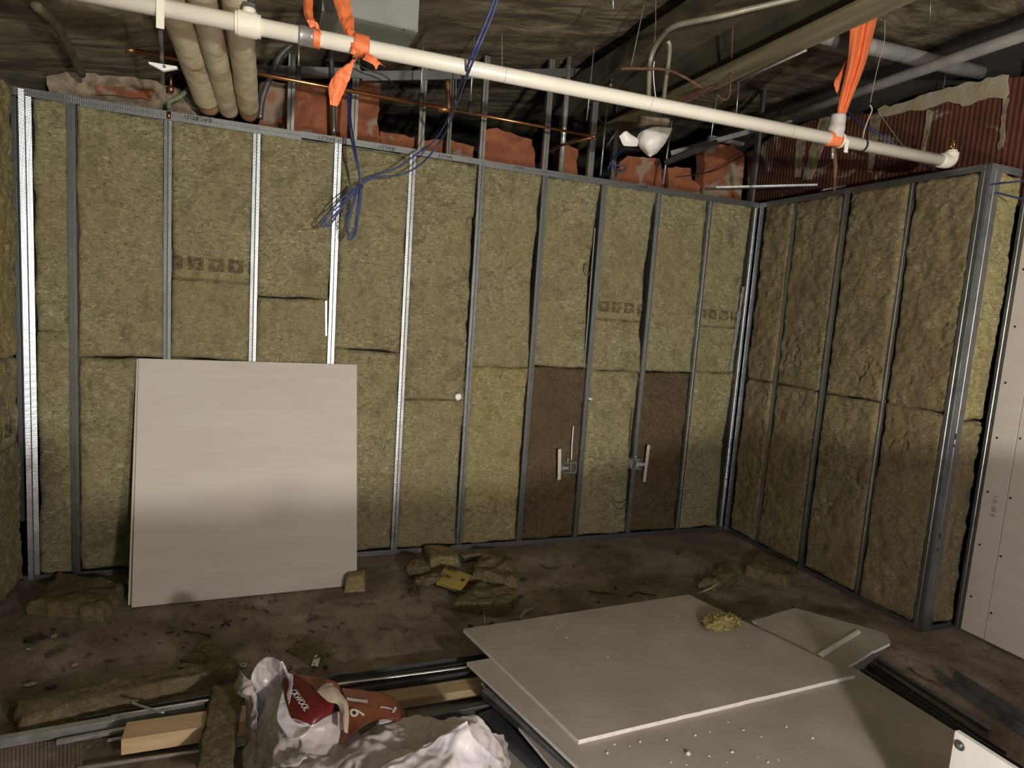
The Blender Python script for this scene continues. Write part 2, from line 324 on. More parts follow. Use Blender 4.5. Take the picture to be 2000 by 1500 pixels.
for k, pp in enumerate(([(1555,265),(1572,262),(1562,345),(1550,347)], [(1600,232),(1630,226),(1585,350),(1565,352)], [(1700,226),(1722,222),(1712,270),(1700,338),(1692,338)], [(1808,214),(1817,213),(1806,300),(1798,300)], [(1958,190),(1968,190),(1958,290),(1948,295)])):
    xpoly(pp, XD-.01, .008, 'mortar_joint', MORTAR, ['mortar smear on clay blocks nearest the back corner', 'widest mortar smear on clay blocks, left of orange ribbon end', 'mortar joint on clay blocks below the twine loop', 'thin straight mortar joint near middle of clay block wall', 'mortar joint on clay blocks right of the sprinkler head'][k], 'mortar', 'mortar joints on the clay block wall')

# ---------------------------------------------------------------- metal studs and tracks
W_ = .034
def stud_prof(U, N, w=W_, d=.088):       # U = along the wall, N = outwards to the room
    U = np.asarray(U, float); N = np.asarray(N, float)
    pr = [(w/2-.004, -.014), (w/2, -.010), (w/2, 0), (.003, 0), (0, -.0022), (-.003, 0), (-w/2, 0), (-w/2, -d), (w/2, -d), (w/2, -d+.012)]
    return np.array([U*a+N*b for a, b in pr])
def stud(c, U, N, z0, z1, label, grp, mat=None, screws=True, tilt=0, w=W_, d=.088, z_lift=0.):
    c = np.array([c[0], c[1], 0.]); t = thing('metal_stud', label, 'stud', (c[0], c[1], z0), grp)
    U = np.asarray(U, float); N = np.asarray(N, float)
    if tilt:
        ca, sa = math.cos(tilt), math.sin(tilt); U, N = U*ca+N*sa, N*ca-U*sa
    MB().strip(stud_prof(U, N, w, d), c+(0, 0, z0), c+(0, 0, z1)).build('channel', mat or STZ, t, solid=-.0012)
    if screws:
        for z in (z0+.012, z1-.012):
            b = MB().tube([c+N*.0035+(0, 0, z), c+N*.007+(0, 0, z)], [.0048, .002], 8); b.build('screw', SCREW, t, smooth=True)
    return t
BU, BN = (1, 0, 0), (0, -1, 0)
names = ['second back wall stud from the left corner', 'back wall stud rising behind left half of leaning board', 'back wall stud rising behind middle of leaning board', 'shiny back wall stud at right edge of leaning board, behind blue cable loop',
 'back wall stud just right of the leaning board, between clear bays', 'back wall stud right of the small round pipe plug', 'back wall stud left of the first brown batt', 'back wall stud holding the left electrical box', 'back wall stud holding the right electrical box', 'thin back wall stud right of the second brown batt']
SP = .4064
for i in range(10):
    stud((SP*i, 0), BU, BN, .006, H-.004, names[i], 'galvanized studs of the back wall')
stud((-.178, -.004), BU, BN, .006, H-.004, 'brightest stud, in the left corner of the back wall', 'galvanized studs of the back wall', tilt=-.27, w=.046)
stud((-.232, .03), BU, BN, .3, H-.03, 'dark narrow stud edge in the gap at the left corner', 'galvanized studs of the back wall', mat=STP, screws=False, w=.02, d=.05)
stud((4.037, 0), BU, BN, .006, H-.004, 'left stud of the pair in the right back corner', 'galvanized studs of the back wall', mat=STZ)
RU, RN = (0, -1, 0), (-1, 0, 0)
stud((XR-.012, -.028), RU, RN, .006, H-.004, 'right stud of the pair in the right back corner', 'galvanized studs of the right wall')
rl = ['first right wall stud from the corner, partly buried in wool', 'brightest right wall stud, with twin shiny lines', 'right wall stud mostly buried under bulging wool']
for k, y in enumerate((-.315, -.7249, -1.1346)):
    stud((XR+(.012, -.004, .014)[k], y), RU, RN, .006, H-.004, rl[k], 'galvanized studs of the right wall', w=(.028, .034, .026)[k])
stud((XR-.004, YJ+.022), RU, RN, .006, H-.004, 'inner stud of the projecting corner post on the right', 'galvanized studs of the corner post', mat=STP, w=.04)
t = stud((XR+.036, YJ-.004), BU, BN, .006, H-.004, 'wide flat outer stud of the projecting corner post on the right', 'galvanized studs of the corner post', mat=STP, w=.07, d=.02)
sl = MB()
for z in (1.02, .98, .50, .44): sl.box((XR+.028, YJ-.0065, z), (XR+.036, YJ-.0048, z+.03 if z in (1.02, .50) else z+.014))
sl.build('slot', INK, t)
stud((XD-.012, YJ-.02), RU, RN, .006, 2.9, 'stud flange along the edge of the mounted drywall panel', 'galvanized studs of the right wall', mat=STP, w=.035, d=.06)

def track(a, b, N, z, down, label, grp, mat, hgt=.034, d=.09, name='metal_track'):
    a = np.array([*a, z], float); b = np.array([*b, z], float); N = np.asarray(N, float); s = -1. if down else 1.
    t = thing(name, label, 'track', a, grp); o = .0035
    pr = [N*o+(0, 0, s*hgt), N*o+(0, 0, s*hgt*.52), N*(o-.0018)+(0, 0, s*hgt*.5), N*o+(0, 0, s*hgt*.48), N*o, -N*d, -N*d+(0, 0, s*hgt)]
    MB().strip(np.array(pr), a, b).build('channel', mat, t, solid=-.0012)
    return t
TG = 'top tracks of the framing'; BG = 'floor tracks of the framing'
xs = [-.20, .0, 1.015, 2.03, XR]
t1 = track((-.225, 0), (.04, 0), BN, H+.004, 1, 'short plain piece of top track in the left corner', TG, STX, .036)
t2 = track((.036, 0), (1.03, 0), BN, H, 1, 'top track section over the wrapped pipes and leaning board', TG, STX, .042)
t3 = track((1.02, 0), (2.06, 0), BN, H+.002, 1, 'top track section behind the hanging blue cable', TG, STX, .032)
t4 = track((2.05, 0), (XR, 0), BN, H-.001, 1, 'top track section running to the right back corner', TG, STX, .036)
for t_, u, v, s_ in ((t2, 414, 210, .030), (t2, 388, 212, .022), (t3, 655, 266, .030), (t3, 771, 284, .030), (t3, 884, 304, .028), (t4, 1022, 325, .020), (t4, 1265, 362, .018)):
    p = Yp(u, v, -.0045); p[2] = H-.003
    text_mesh('stamp', 'BAILEY', s_, INK, t_, (p[0], -.0052, H-.006), (-1, 0, 0), (0, 0, -1))
track((XR, -.0), (XR, YJ), RN, H, 1, 'top track of the right wall, sloping away under the clay blocks', TG, STY, .034)
track((XR+.002, YJ), (XD-.04, YJ), BN, H, 1, 'short top track of the projecting corner on the right', TG, STX, .034)
track((-.225, 0), (1.6, 0), BN, .0, 0, 'floor track running behind the leaning board', BG, STDK, .03)
track((1.6, 0), (XR, 0), BN, .0, 0, 'floor track from the wool scraps to the right corner', BG, STDK, .03)
track((XR, -.02), (XR, YJ), RN, .0, 0, 'floor track of the right wall', BG, STDK, .03)
track((XR+.002, YJ), (XD-.04, YJ), BN, .0, 0, 'short floor track of the projecting corner', BG, STDK, .03)
track((-.225, -.02), (-.225, -1.2), (1, 0, 0), H+.02, 1, 'top track of the left wall at the frame edge', TG, STY, .03)

# ---------------------------------------------------------------- stone wool batts
def batt(o0, U, N, w, z0, z1, label, grp, mat=WOOL, off=-.006, bulge=0., seed=0, amp=.007, tear=0., gl=0., gr=0., edge=.007):
    """o0: wall point at the left end; U along the wall; N to the room"""
    o0 = np.array([*o0, 0.]); U = np.asarray(U, float); N = np.asarray(N, float); h = z1-z0; st = .009
    nu = max(8, int(w/st)); nv = max(8, int(h/st)); a = np.linspace(0, 1, nu); b = np.linspace(0, 1, nv); A, B = np.meshgrid(a, b, indexing='ij')
    zz = z0+B*h; q0 = np.stack([A.ravel()*0, zz.ravel(), A.ravel()*0+seed*3.1], 1)
    jl = (fbm(q0, 7, 4, seed)*.012-.003).reshape(A.shape); jr = (fbm(q0, 7, 4, seed+50)*.012+.003).reshape(A.shape)
    mid = np.sin(np.clip(B, 0, 1)*math.pi)
    xl = jl+gl*mid; xr = w+jr-gr*mid; X = xl+(xr-xl)*A
    q1 = np.stack([A.ravel()*w, A.ravel()*0, seed*2.7+A.ravel()*0], 1); zz = zz+(fbm(q1, 8, 3, seed+20)*.016).reshape(A.shape)*(2*B-1)
    P = np.stack([X.ravel(), zz.ravel(), np.full(X.size, seed*1.7)], 1)
    d = np.minimum(np.minimum(X-xl, xr-X), np.minimum(B*h, (1-B)*h))
    n1 = fbm(P, 5, 3, seed).reshape(A.shape); n2 = fbm(P, 24, 4, seed+3).reshape(A.shape); n3 = np.abs(fbm(P, 11, 4, seed+7)).reshape(A.shape)
    out = off+amp*1.4*n1+amp*1.5*n2+bulge*np.sin(A*math.pi)**.5*(.6+.8*n1)-.018*np.exp(-d/edge)
    out -= (.035+tear)*np.clip(.055-n3, 0, 1)*6*np.clip(fbm(P, 3, 2, seed+31).reshape(A.shape)*3-.15, 0, 1)
    if tear: out -= tear*np.clip(fbm(P, 9, 4, seed+41).reshape(A.shape)-.12, 0, 1)*1.6
    G = o0+U*X[..., None]+N*out[..., None]; G[..., 2] = zz
    ring = lambda k: np.array([o0+U*X[i, j]-N*k+(0, 0, zz[i, j]) for i, j in idx])
    idx = [(i, 0) for i in range(nu)]+[(nu-1, j) for j in range(1, nv)]+[(i, nv-1) for i in range(nu-2, -1, -1)]+[(0, j) for j in range(nv-2, 0, -1)]
    mb = MB().grid(G); L = len(idx); V = np.vstack([np.array([G[i, j] for i, j in idx]), ring(.082)])
    mb.add(V, [(k, L+k, L+(k+1) % L, (k+1) % L) for k in range(L)]+[tuple(range(L, 2*L))])
    ob = mb.build('insulation_batt', mat, smooth=True)
    # origin at the base
    me = ob.data; base = o0+(0, 0, z0); 
    for v in me.vertices: v.co = v.co-Vector(base)
    ob.location = base
    return tag(ob, label, 'insulation', grp)
GB = 'stone wool batts of the back wall'; GR = 'stone wool batts of the right wall'; GL = 'stone wool batts of the left wall'
ZT = H-.028; ZB = .028
def bay(i): return SP*i+.020, SP-.040
# (bay, seam height, upper label, lower label, upper material, lower material, options)
x0, w = -.152, .134
batt((x0, 0), BU, BN, w, 1.255, ZT, 'narrow upper batt in the slim bay at left corner', GB, WOOL, seed=1, tear=.03)
batt((x0, 0), BU, BN, w, ZB, 1.25, 'narrow lower batt bulging over the left corner stud', GB, WOOL, seed=2, off=.004, tear=.03)
D = [
 (0, 1.132, 'large upper batt left of the first full stud, above the crack level with board top', 'lower batt left of the leaning board', WOOL, WOOL, {}, {}),
 (1, 1.141, 'upper batt with faded brown print above the leaning board', 'lower batt hidden behind the leaning board', WOOLP[0], WOOL, {}, {}),
 (2, 1.492, 'upper batt behind the shadow of the blue cable loop', 'shorter batt just above the right half of leaning board', WOOL, WOOL, dict(amp=.009), {}),
 (3, 1.219, 'upper batt right of the hanging blue cable loop', 'lower batt at right edge of leaning board', WOOL, WOOL, {}, {}),
 (4, .941, 'long pitted batt right of the leaning board, beside round pipe plug', 'lower batt behind the wool scraps on the floor', WOOL, WOOL, dict(tear=.06, gr=.010), dict(gr=.01)),
 (5, 1.150, 'upper batt just left of the darker stud gap, mid wall', 'bright lower batt above the short stub of stacked track', WOOL, WOOLY, dict(gr=.016), dict(gr=.008)),
 (6, 1.162, 'upper batt above the left brown batt, torn along its right edge', 'left dark brown batt behind electrical box', WOOL, WOOLD, dict(gr=.034), dict()),
 (7, 1.152, 'upper batt with brown print between the electrical box studs', 'olive lower batt between the two dark brown batts', WOOLP[1], WOOL, dict(gr=.030), dict(gr=.014)),
 (8, 1.155, 'upper batt above the right brown batt', 'right dark brown batt behind electrical box', WOOL, WOOLD, {}, {}),
]
for i, s, la, lb, ma, mb_, ka, kb in D:
    x0, w = bay(i)
    batt((x0, 0), BU, BN, w, s+.003, ZT, la, GB, ma, seed=10+i*2, **ka)
    batt((x0, 0), BU, BN, w, ZB, s-.003, lb, GB, mb_, seed=11+i*2, **kb)
x0, w = SP*9+.020, .335
batt((x0, 0), BU, BN, w, 1.165, ZT, 'upper batt with print in the last bay before right corner', GB, WOOLP[1], seed=40, gr=.02)
batt((x0, 0), BU, BN, w, ZB, 1.16, 'lower batt in the last bay before right corner', GB, WOOL, seed=41, gr=.02)
SY = 1.14
for k, (y0, w, la, lb) in enumerate(((-.052, .245, 'upper right wall batt beside the corner studs', 'lower right wall batt beside the corner studs'), (-.335, .365, 'upper right wall batt in the second bay from corner', 'lower right wall batt in the second bay from corner'),
        (-.748, .365, 'lumpy upper right wall batt in the third bay from corner', 'lower right wall batt in the third bay from corner'), (-1.158, .345, 'largest looking upper right wall batt, beside the corner post', 'lower right wall batt beside the corner post'))):
    batt((XR, y0), RU, RN, w, SY, ZT, la, GR, WOOLR, seed=60+k, off=.0, bulge=.008, amp=.008, tear=.01)
    batt((XR, y0), RU, RN, w, ZB, SY-.006, lb, GR, WOOLR, seed=70+k, off=.0, bulge=.004, amp=.007, tear=.01)
batt((XR+.076, YJ), BU, BN, XD-XR-.10, 1.115, ZT, 'upper batt strip between corner post and mounted drywall', GR, WOOLY, seed=80, off=.0)
batt((XR+.076, YJ), BU, BN, XD-XR-.10, ZB, 1.11, 'lower batt strip between corner post and mounted drywall', GR, WOOLR, seed=81, off=.0, tear=.03)
LU, LN = (0, 1, 0), (1, 0, 0)
batt((-.222, -.62), LU, LN, .60, 1.14, ZT+.02, 'upper batt of the left wall at the frame edge', GL, WOOLY, seed=90, off=.0, bulge=.01, amp=.01)
batt((-.222, -.62), LU, LN, .585, .03, 1.13, 'lower batt of the left wall with a dark print band', GL, WOOLP[2], seed=91, off=.006, bulge=.012, amp=.012)
batt((-.222, -1.25), LU, LN, .60, .03, ZT+.02, 'long batt of the left wall nearest the viewer', GL, WOOLY, seed=92, off=.0, amp=.01)

# ---------------------------------------------------------------- drywall panels on the right wall
p0 = Xp(1865, 1222, XD-.016)
t = thing('mounted_drywall', 'narrow fixed drywall strip beside the corner post, with black screw dots', 'drywall', (XD, YJ-.02, 0), 'mounted drywall panels')
MB().box((XD-.016, YJ-.04, .01), (XD, YJ-.155, 2.9)).build('board', PAPER, t, bevel=.002)
for k in range(10): MB().disc((XD-.0162, YJ-.065-(k % 2)*.002, .2+k*.28), (-1, 0, 0), .006, .0008, 10).build('screw', INK, t)
text_mesh('stamp', 'I III  IIII II', .03, simple('faint_ink', (.16, .10, .09)), t, (XD-.0168, YJ-.115, .75), (0, 0, -1), (0, 1, 0))
t = thing('mounted_drywall', 'large fixed drywall panel at the right edge of the frame', 'drywall', (XD, YJ-.18, 0), 'mounted drywall panels')
MB().box((XD-.016, YJ-.158, .01), (XD, YJ-1.4, 2.9)).build('board', PAPER, t, bevel=.002)
for k in range(10):
    for dy in (-.172, -.145+.0): 
        if dy == -.172: MB().disc((XD-.0162, YJ+dy, .16+k*.3), (-1, 0, 0), .006, .0008, 10).build('screw', INK, t)

# ---------------------------------------------------------------- leaning drywall boards
def board(c4, thick, label, name='drywall_board', grp=None, face=PAPER, edge=CORE, cat='drywall'):
    """c4 : four corners of the visible face; the thickness goes behind"""
    P = np.array(c4, float); n = np.cross(P[1]-P[0], P[3]-P[0]); n /= np.linalg.norm(n)
    if np.dot(n, CAM-P[0]) < 0: n = -n
    t = thing(name, label, cat, P.min(0)*0+P[0], grp)
    MB().slab(P-n*.0006, -n*(thick-.0012)).build('gypsum_core', edge, t)
    c = P.mean(0); e = 1
    MB().slab(P, -n*.0006).build('face_paper', face, t); MB().slab(P-n*(thick-.0006), -n*.0006).build('back_paper', face, t)
    return t, n
b0, b1 = Zp(257, 1187, .001), Zp(697, 1143, .001); b0[2] = b1[2] = .002
tl, tr = Yp(271, 700, -.030), Yp(697, 712, -.030)
t, n = board([b0, b1, tr, tl], .0127, 'pale square drywall board leaning on the back wall', grp='leaning drywall boards')
text_mesh('stamp', 'IIII IIII II III II IIIIIIII', .014, simple('grey_ink', (.33, .30, .29)), t, b0+(tl-b0)*.665+(b1-b0)*.64+n*.0006, b1-b0, tl-b0)
d = np.array([-.02, .030, 0])
board([b0+d+(0, 0, .0), b1+d+(-.02, 0, 0), tr+(-.02, .016, -.006), tl+(-.012, .016, -.004)], .0127, 'second drywall board hidden behind the leaning square one', grp='leaning drywall boards')

# ---------------------------------------------------------------- sheets stacked on the floor
def sheet(px, z, thick, label, face=PAPERB, edge=CORE, grp='drywall sheets lying on the floor', rough=0.):
    P = np.array([Zp(u, v, z) for u, v in px])
    if rough:
        out = []
        for i in range(len(P)):
            a, b_ = P[i], P[(i+1) % len(P)]; k = max(1, int(np.linalg.norm(b_-a)/.02))
            for j in range(k): out.append(a+(b_-a)*j/k)
        P = np.array(out); P[:, 0] += fbm(P, 30, 3, 2)*rough; P[:, 1] += fbm(P, 30, 3, 4)*rough
    t = thing('drywall_sheet', label, 'drywall', (*P[0][:2], z-thick), grp)
    MB().slab(P-(0, 0, .0007), (0, 0, -(thick-.0007))).build('gypsum_core', edge, t); MB().slab(P, (0, 0, -.0007)).build('face_paper', face, t)
    return t
z_top = .150
sheet([(905,1228),(1345,1161),(1670,1318),(1130,1445)], z_top, .016, 'top drywall sheet of the floor stack, with bright white front edge', rough=.003)
sheet([(912,1293),(1100,1262),(1480,1262),(1672,1306),(1985,1503),(2100,1650),(1700,1900),(1330,1680),(1135,1503)], z_top-.017, .014, 'large drywall sheet beneath the top one, specked with white crumbs')
sheet([(940,1332),(1150,1290),(1600,1330),(1700,1500),(1500,1720),(1290,1720),(1080,1500)], z_top-.052, .012, 'third sheet of the floor stack, showing only its left edge', PAPERG)
sheet([(820,1428),(960,1360),(1160,1420),(1500,1560),(1500,1800),(1010,1800),(900,1530)], .020, .014, 'dark grey sheet on the floor between bag and stack', PAPERG, PAPERG)
sheet([(1470,1212),(1552,1187),(1702,1228),(1734,1240),(1738,1256),(1700,1274),(1655,1302),(1600,1296)], .113, .014, 'broken brown drywall piece behind the top sheet, with frayed end', PAPERB, CORE, rough=.006)
sheet([(1598,1276),(1676,1229),(1681,1233),(1606,1281)], .124, .009, 'thin pale gypsum strip lying on the broken drywall piece', CORE)
sheet([(1560,1190),(1700,1228),(1730,1250),(1660,1310),(1500,1290),(1440,1215)], .097, .05, 'support block of sheets under the broken drywall piece', PAPERG, PAPERG, rough=.004)
# steel tracks within the stack
gs = 'steel tracks under the floor stack'
for k, (a, b_, z, hh) in enumerate((((935,1345),(1180,1560),.112,.026), ((950,1352),(1150,1550),.086,.024), ((930,1390),(1110,1560),.050,.03))):
    A, B_ = Zp(*a, z), Zp(*b_, z); t = thing('metal_track', ['highest bluish steel track edge under left side of stack', 'middle steel track edge under left side of stack', 'lowest steel track with pale spots, under left side of stack'][k], 'track', A, gs)
    MB().bar(A+(.05, 0, -hh/2), B_+(.05, 0, -hh/2), .09, hh).build('channel', STP, t)
t = thing('shim_block', 'dark block carrying the floor stack', 'block', Zp(1300, 1400, 0)); 
A = Zp(1180, 1360, 0); B_ = Zp(1560, 1440, 0); MB().box((A[0], B_[1]-.35, .002), (B_[0], A[1], .084)).build('block', PAPERG, t)
# white crumbs on the sheets
rnd = random.Random(4)
def crumb(p, r, label, mat=CORE, name='gypsum_crumb', cat='crumb', grp='white gypsum crumbs'):
    fl = .35 if cat == 'debris' else 1.
    a = np.array([(math.cos(i*2.4)*math.sqrt(1-z*z), math.sin(i*2.4)*math.sqrt(1-z*z), z) for i, z in enumerate(np.linspace(-1, 1, 14))])
    import bmesh
    bm = bmesh.new()
    for v in a*(np.array([rnd.uniform(.6, 1.4), rnd.uniform(.6, 1.2), rnd.uniform(.5, .8)*fl])*r): bm.verts.new(v+np.array(p)+(0, 0, r*.5*fl))
    bmesh.ops.convex_hull(bm, input=bm.verts); me = bpy.data.meshes.new(name); 
    for v in bm.verts: v.co -= Vector(p)
    bm.to_mesh(me); bm.free(); me.materials.append(mat); o = bpy.data.objects.new(name, me); o.location = p; COL.objects.link(o)
    return tag(o, label, cat, grp)
crumb(Zp(1344, 1475, z_top-.017), .012, 'largest white gypsum crumb, at the bottom of the stack')
for u, v in ((1088,1227),(1106,1246),(1161,1248),(1285,1180),(1324,1204),(1332,1239),(1187,1283),(1461,1262)):
    crumb(Zp(u, v, z_top), .0035, 'tiny white crumb on the top drywall sheet', grp='tiny crumbs on the top sheet')
for u, v in ((1250,1450),(1200,1455),(1302,1446),(1186,1472),(1230,1458),(1347,1430),(1358,1437),(1386,1430),(1422,1412),(1452,1427),(1487,1440),(1480,1480),(1430,1470),(1536,1421),(1587,1443),(1500,1490),(1520,1485),(1560,1460),(1385,1478),(1340,1495),(1420,1490),(1310,1490)):
    crumb(Zp(u, v, z_top-.017), rnd.uniform(.003, .006), 'small white crumb on the large lower sheet', grp='tiny crumbs on the large sheet')

# ---------------------------------------------------------------- loose wool
def wool_slab(c4, thick, label, mat=WOOLF, seed=0, amp=.012, name='wool_offcut', n=(26, 60), grp='wool pieces on the floor'):
    """c4: corners on the base plane (a,b along, c,d opposite); grows upward by thick"""
    P = np.array(c4, float); nu, nv = n
    A, B = np.meshgrid(np.linspace(0, 1, nu), np.linspace(0, 1, nv), indexing='ij')
    G = ((1-A)*(1-B))[..., None]*P[0]+(A*(1-B))[..., None]*P[1]+(A*B)[..., None]*P[2]+((1-A)*B)[..., None]*P[3]
    e = np.minimum(np.minimum(A, 1-A)*nu, np.minimum(B, 1-B)*nv)/2.5; hgt = np.clip(e, 0, 1)**.5
    q = G.reshape(-1, 3); f = fbm(q, 16, 4, seed).reshape(A.shape); f2 = fbm(q, 5, 3, seed+5).reshape(A.shape)
    G[..., 2] += thick*hgt*(1+f2*.35)+f*amp*hgt; G[..., 0] += fbm(q, 20, 3, seed+1).reshape(A.shape)*amp*1.6; G[..., 1] += fbm(q, 20, 3, seed+2).reshape(A.shape)*amp*1.6
    G[..., 2] = np.where(hgt <= 0, P[:, 2].mean()-.001, G[..., 2])
    base = P.mean(0); o = MB().grid(G-base).build(name, mat, smooth=True, solid=0); o.location = base
    return tag(o, label, 'insulation', grp)
def wool_lump(c, r, label, mat=WOOLF, seed=0, amp=.45, name='wool_clump', rot=0, grp='wool pieces on the floor'):
    n1, n2 = 40, 56; A, B = np.meshgrid(np.linspace(0, math.pi, n1), np.linspace(0, 2*math.pi, n2), indexing='ij')
    D_ = np.stack([np.sin(A)*np.cos(B), np.sin(A)*np.sin(B), np.cos(A)], -1); q = D_.reshape(-1, 3)+seed*4.1
    f = (1+amp*fbm(q, 2.3, 5, seed)+amp*.5*fbm(q, 9, 3, seed+5)).reshape(A.shape); G = D_*f[..., None]*np.array(r)
    ca, sa = math.cos(rot), math.sin(rot); G = np.stack([G[..., 0]*ca-G[..., 1]*sa, G[..., 0]*sa+G[..., 1]*ca, G[..., 2]], -1)
    G[..., 2] = np.maximum(G[..., 2], -r[2]*.55)+r[2]*.55
    o = MB().grid(G).build(name, mat, smooth=True); o.location = [float(a) for a in c]; return tag(o, label, 'insulation', grp)
zf = .0
wool_slab([Zp(15,1395), Zp(40,1440), Zp(478,1322), Zp(455,1300)], .05, 'long narrow wool strip lying across the floor at left', WOOLF, 1, .012, n=(16, 120))
wool_slab([Zp(412,1345,.07), Zp(378,1520,.07), Zp(450,1530,.07), Zp(478,1345,.07)], .022, 'upright-looking wool strip lying over the planks, left of bag', WOOLF, 3, .007, n=(60, 26))
wool_slab([Zp(50,1200), Zp(205,1215), Zp(255,1150), Zp(110,1130)], .05, 'flat grey-brown wool piece in the left corner on the floor', WOOLF, 5, .016, n=(40, 46))
b = wool_slab([Zp(672,1158), Zp(712,1155), Zp(716,1138), Zp(676,1140)], .066, 'small upright wool cube at lower right corner of leaning board', WOOLY, 7, .004, n=(24, 18))
wool_slab([Zp(840,1110), Zp(900,1108), Zp(884,1078), Zp(826,1082)], .055, 'rounded wool block against the floor track, behind the yellow label', WOOLY, 9, .012, n=(30, 30))
wool_lump(Zp(815,1122), (.07, .06, .05), 'ragged wool tuft left of the yellow label', WOOLF, 11)
wool_lump(Zp(840,1140), (.08, .05, .03), 'thin flattened wool tuft in front of the yellow label', WOOLF, 12)
wool_lump(Zp(808,1158), (.022, .022, .025), 'smallest brown wool ball left of the label', WOOLD, 13)
wool_slab([Zp(915,1140), Zp(1010,1150), Zp(1005,1110), Zp(935,1098)], .07, 'tall ragged wool chunk right of the yellow label', WOOLF, 14, .022, n=(34, 34))
wool_slab([Zp(880,1192), Zp(985,1205), Zp(1020,1165), Zp(930,1150)], .045, 'wide wool piece with dark frayed front, near the top sheet', WOOLF, 15, .022, n=(36, 40))
wool_lump(Zp(1410,1222,z_top), (.095, .05, .030), 'bright yellow-green wool tuft lying on the top drywall sheet', WOOLC, 17, .5, rot=.1)
P0 = Zp(1368, 1150, 0); P1 = Yp(1445, 1065, -.03)
wool_slab([P0+(-.04, -.02, 0), P0+(.07, -.03, 0), P1+(.10, 0, 0), P1+(-.03, 0, 0)], .05, 'wool piece leaning against the back wall near right corner', WOOLF, 18, .016, n=(20, 44))
wool_slab([Zp(1450,1120), Zp(1540,1150), Zp(1560,1120), Zp(1480,1085)], .05, 'dark flat wool piece on the floor in the right corner', WOOLF, 19, .012, n=(34, 34))
wool_slab([Zp(1370,1145), Zp(1395,1155), Zp(1440,1122), Zp(1400,1110)], .03, 'crumbled wool at foot of the leaning piece', WOOLF, 20, .012, n=(24, 30))
wool_slab([Zp(560,1272), Zp(610,1300), Zp(668,1265), Zp(600,1240)], .006, 'flat dusty wool layer on the floor above the bag', WOOLF, 21, .004, n=(24, 30))
wool_slab([Zp(350,1290), Zp(430,1300), Zp(440,1262), Zp(395,1250)], .012, 'thin dusty wool scrap above the long strip', WOOLF, 22, .005, n=(24, 30))
def fibres(o, c, r, n, mat, seed, L=.05):
    # loose strands standing out of a torn wool piece
    rg = random.Random(seed); mb = MB()
    for k in range(n):
        a_ = rg.uniform(0, 6.28); e_ = rg.uniform(.1, 1.2); d_ = np.array([math.cos(a_)*math.cos(e_), math.sin(a_)*math.cos(e_), math.sin(e_)*.8])
        p = np.array(c)+d_*np.array(r)*.75; q = p+d_*L*rg.uniform(.4, 1); m_ = (p+q)/2+np.array([rg.uniform(-1, 1), rg.uniform(-1, 1), rg.uniform(0, .6)])*L*.3; q[2] = max(q[2], c[2]+.002)
        mb.tube(cr([p, m_, q], 3), [.0022*(1-i/8)+.0004 for i in range(7)], 4)
    tag(mb.build('stray_fibres', mat, o), kind='stuff')
for o_ in [x_ for x_ in COL.objects if x_.name.startswith(('wool_clump', 'wool_offcut')) and x_.get('label')]:
    bb = np.array([v.co for v in o_.data.vertices]); lo_b, hi_b = bb.min(0), bb.max(0); ctr = np.array(o_.location)+(lo_b+hi_b)/2; ctr[2] = float(o_.location[2])+lo_b[2]+.003; big = max(hi_b-lo_b)
    if big < .45 and 'cube' not in o_['label'] and 'dusty' not in o_['label']: fibres(o_, ctr, (hi_b-lo_b)/2*np.array([1, 1, 1.6]), 110 if 'bright' in o_['label'] else 70, o_.data.materials[0], len(o_['label']), .045 if 'bright' in o_['label'] else .035)
# yellow label
t = thing('product_label', 'yellow cardboard label with black lettering among the wool scraps', 'label', Zp(885, 1135, .035))
L4 = [Zp(853,1143,.02), Zp(896,1157,.02), Zp(920,1128,.04), Zp(905,1118,.045), Zp(868,1108,.045), Zp(855,1118,.04)]
LL = np.array(L4); MB().grid(patch([[Zp(852,1142,.022), Zp(874,1149,.024), Zp(897,1157,.02)], [Zp(857,1127,.036), Zp(880,1133,.038), Zp(910,1142,.034)], [Zp(868,1109,.046), Zp(890,1114,.048), Zp(921,1124,.046)]], 8)).build('card', YELLOW, t, solid=.001)
MB().grid(patch([[Zp(842,1143,.014), Zp(868,1150,.014), Zp(892,1161,.012)], [Zp(853,1137,.026), Zp(874,1146,.028), Zp(899,1154,.026)]], 6)).build('barcode_strip', INK, t, solid=.001)
ux = Zp(921,1124,.046)-Zp(868,1109,.046); uy = Zp(868,1109,.046)-Zp(852,1142,.022)
text_mesh('lettering', '120', .034, INK, t, Zp(862,1128,.043)+(0, 0, .009), ux, uy, bold=.001)
text_mesh('lettering', 'ROXUL', .018, INK, t, Zp(872,1115,.048)+(0, 0, .009), ux, uy, bold=.0006)
MB().disc(Zp(904,1133,.041), np.cross(ux, uy), .010, .002, 20).build('round_mark', INK, t)

# ---------------------------------------------------------------- lumber and tracks on the floor, left
gt = 'loose steel and lumber on the floor'
def lbar(a, b_, z, w, h, label, mat, name, cat='track', zb=None, u=False):
    A, B_ = Zp(*a, z), Zp(*b_, z if zb is None else zb); t = thing(name, label, cat, A, gt)
    if u:
        d_ = (B_-A)/np.linalg.norm(B_-A); sd = np.cross(d_, (0, 0, 1)); s_ = np.array([sd*(-w/2)+(0, 0, 0), sd*(-w/2)+(0, 0, -h), sd*(w/2)+(0, 0, -h), sd*(w/2)+(0, 0, 0)])
        MB().strip(s_, A, B_).build('channel', mat, t, solid=-.0015)
    else: MB().bar(A-(0, 0, h/2), B_-(0, 0, h/2), w, h).build('bar', mat, t, bevel=.0015)
    return t
lbar((-40,1448), (400,1370), .045, .030, .03, 'long pale painted steel bar at the left edge', ZINC, 'metal_stud', 'stud')
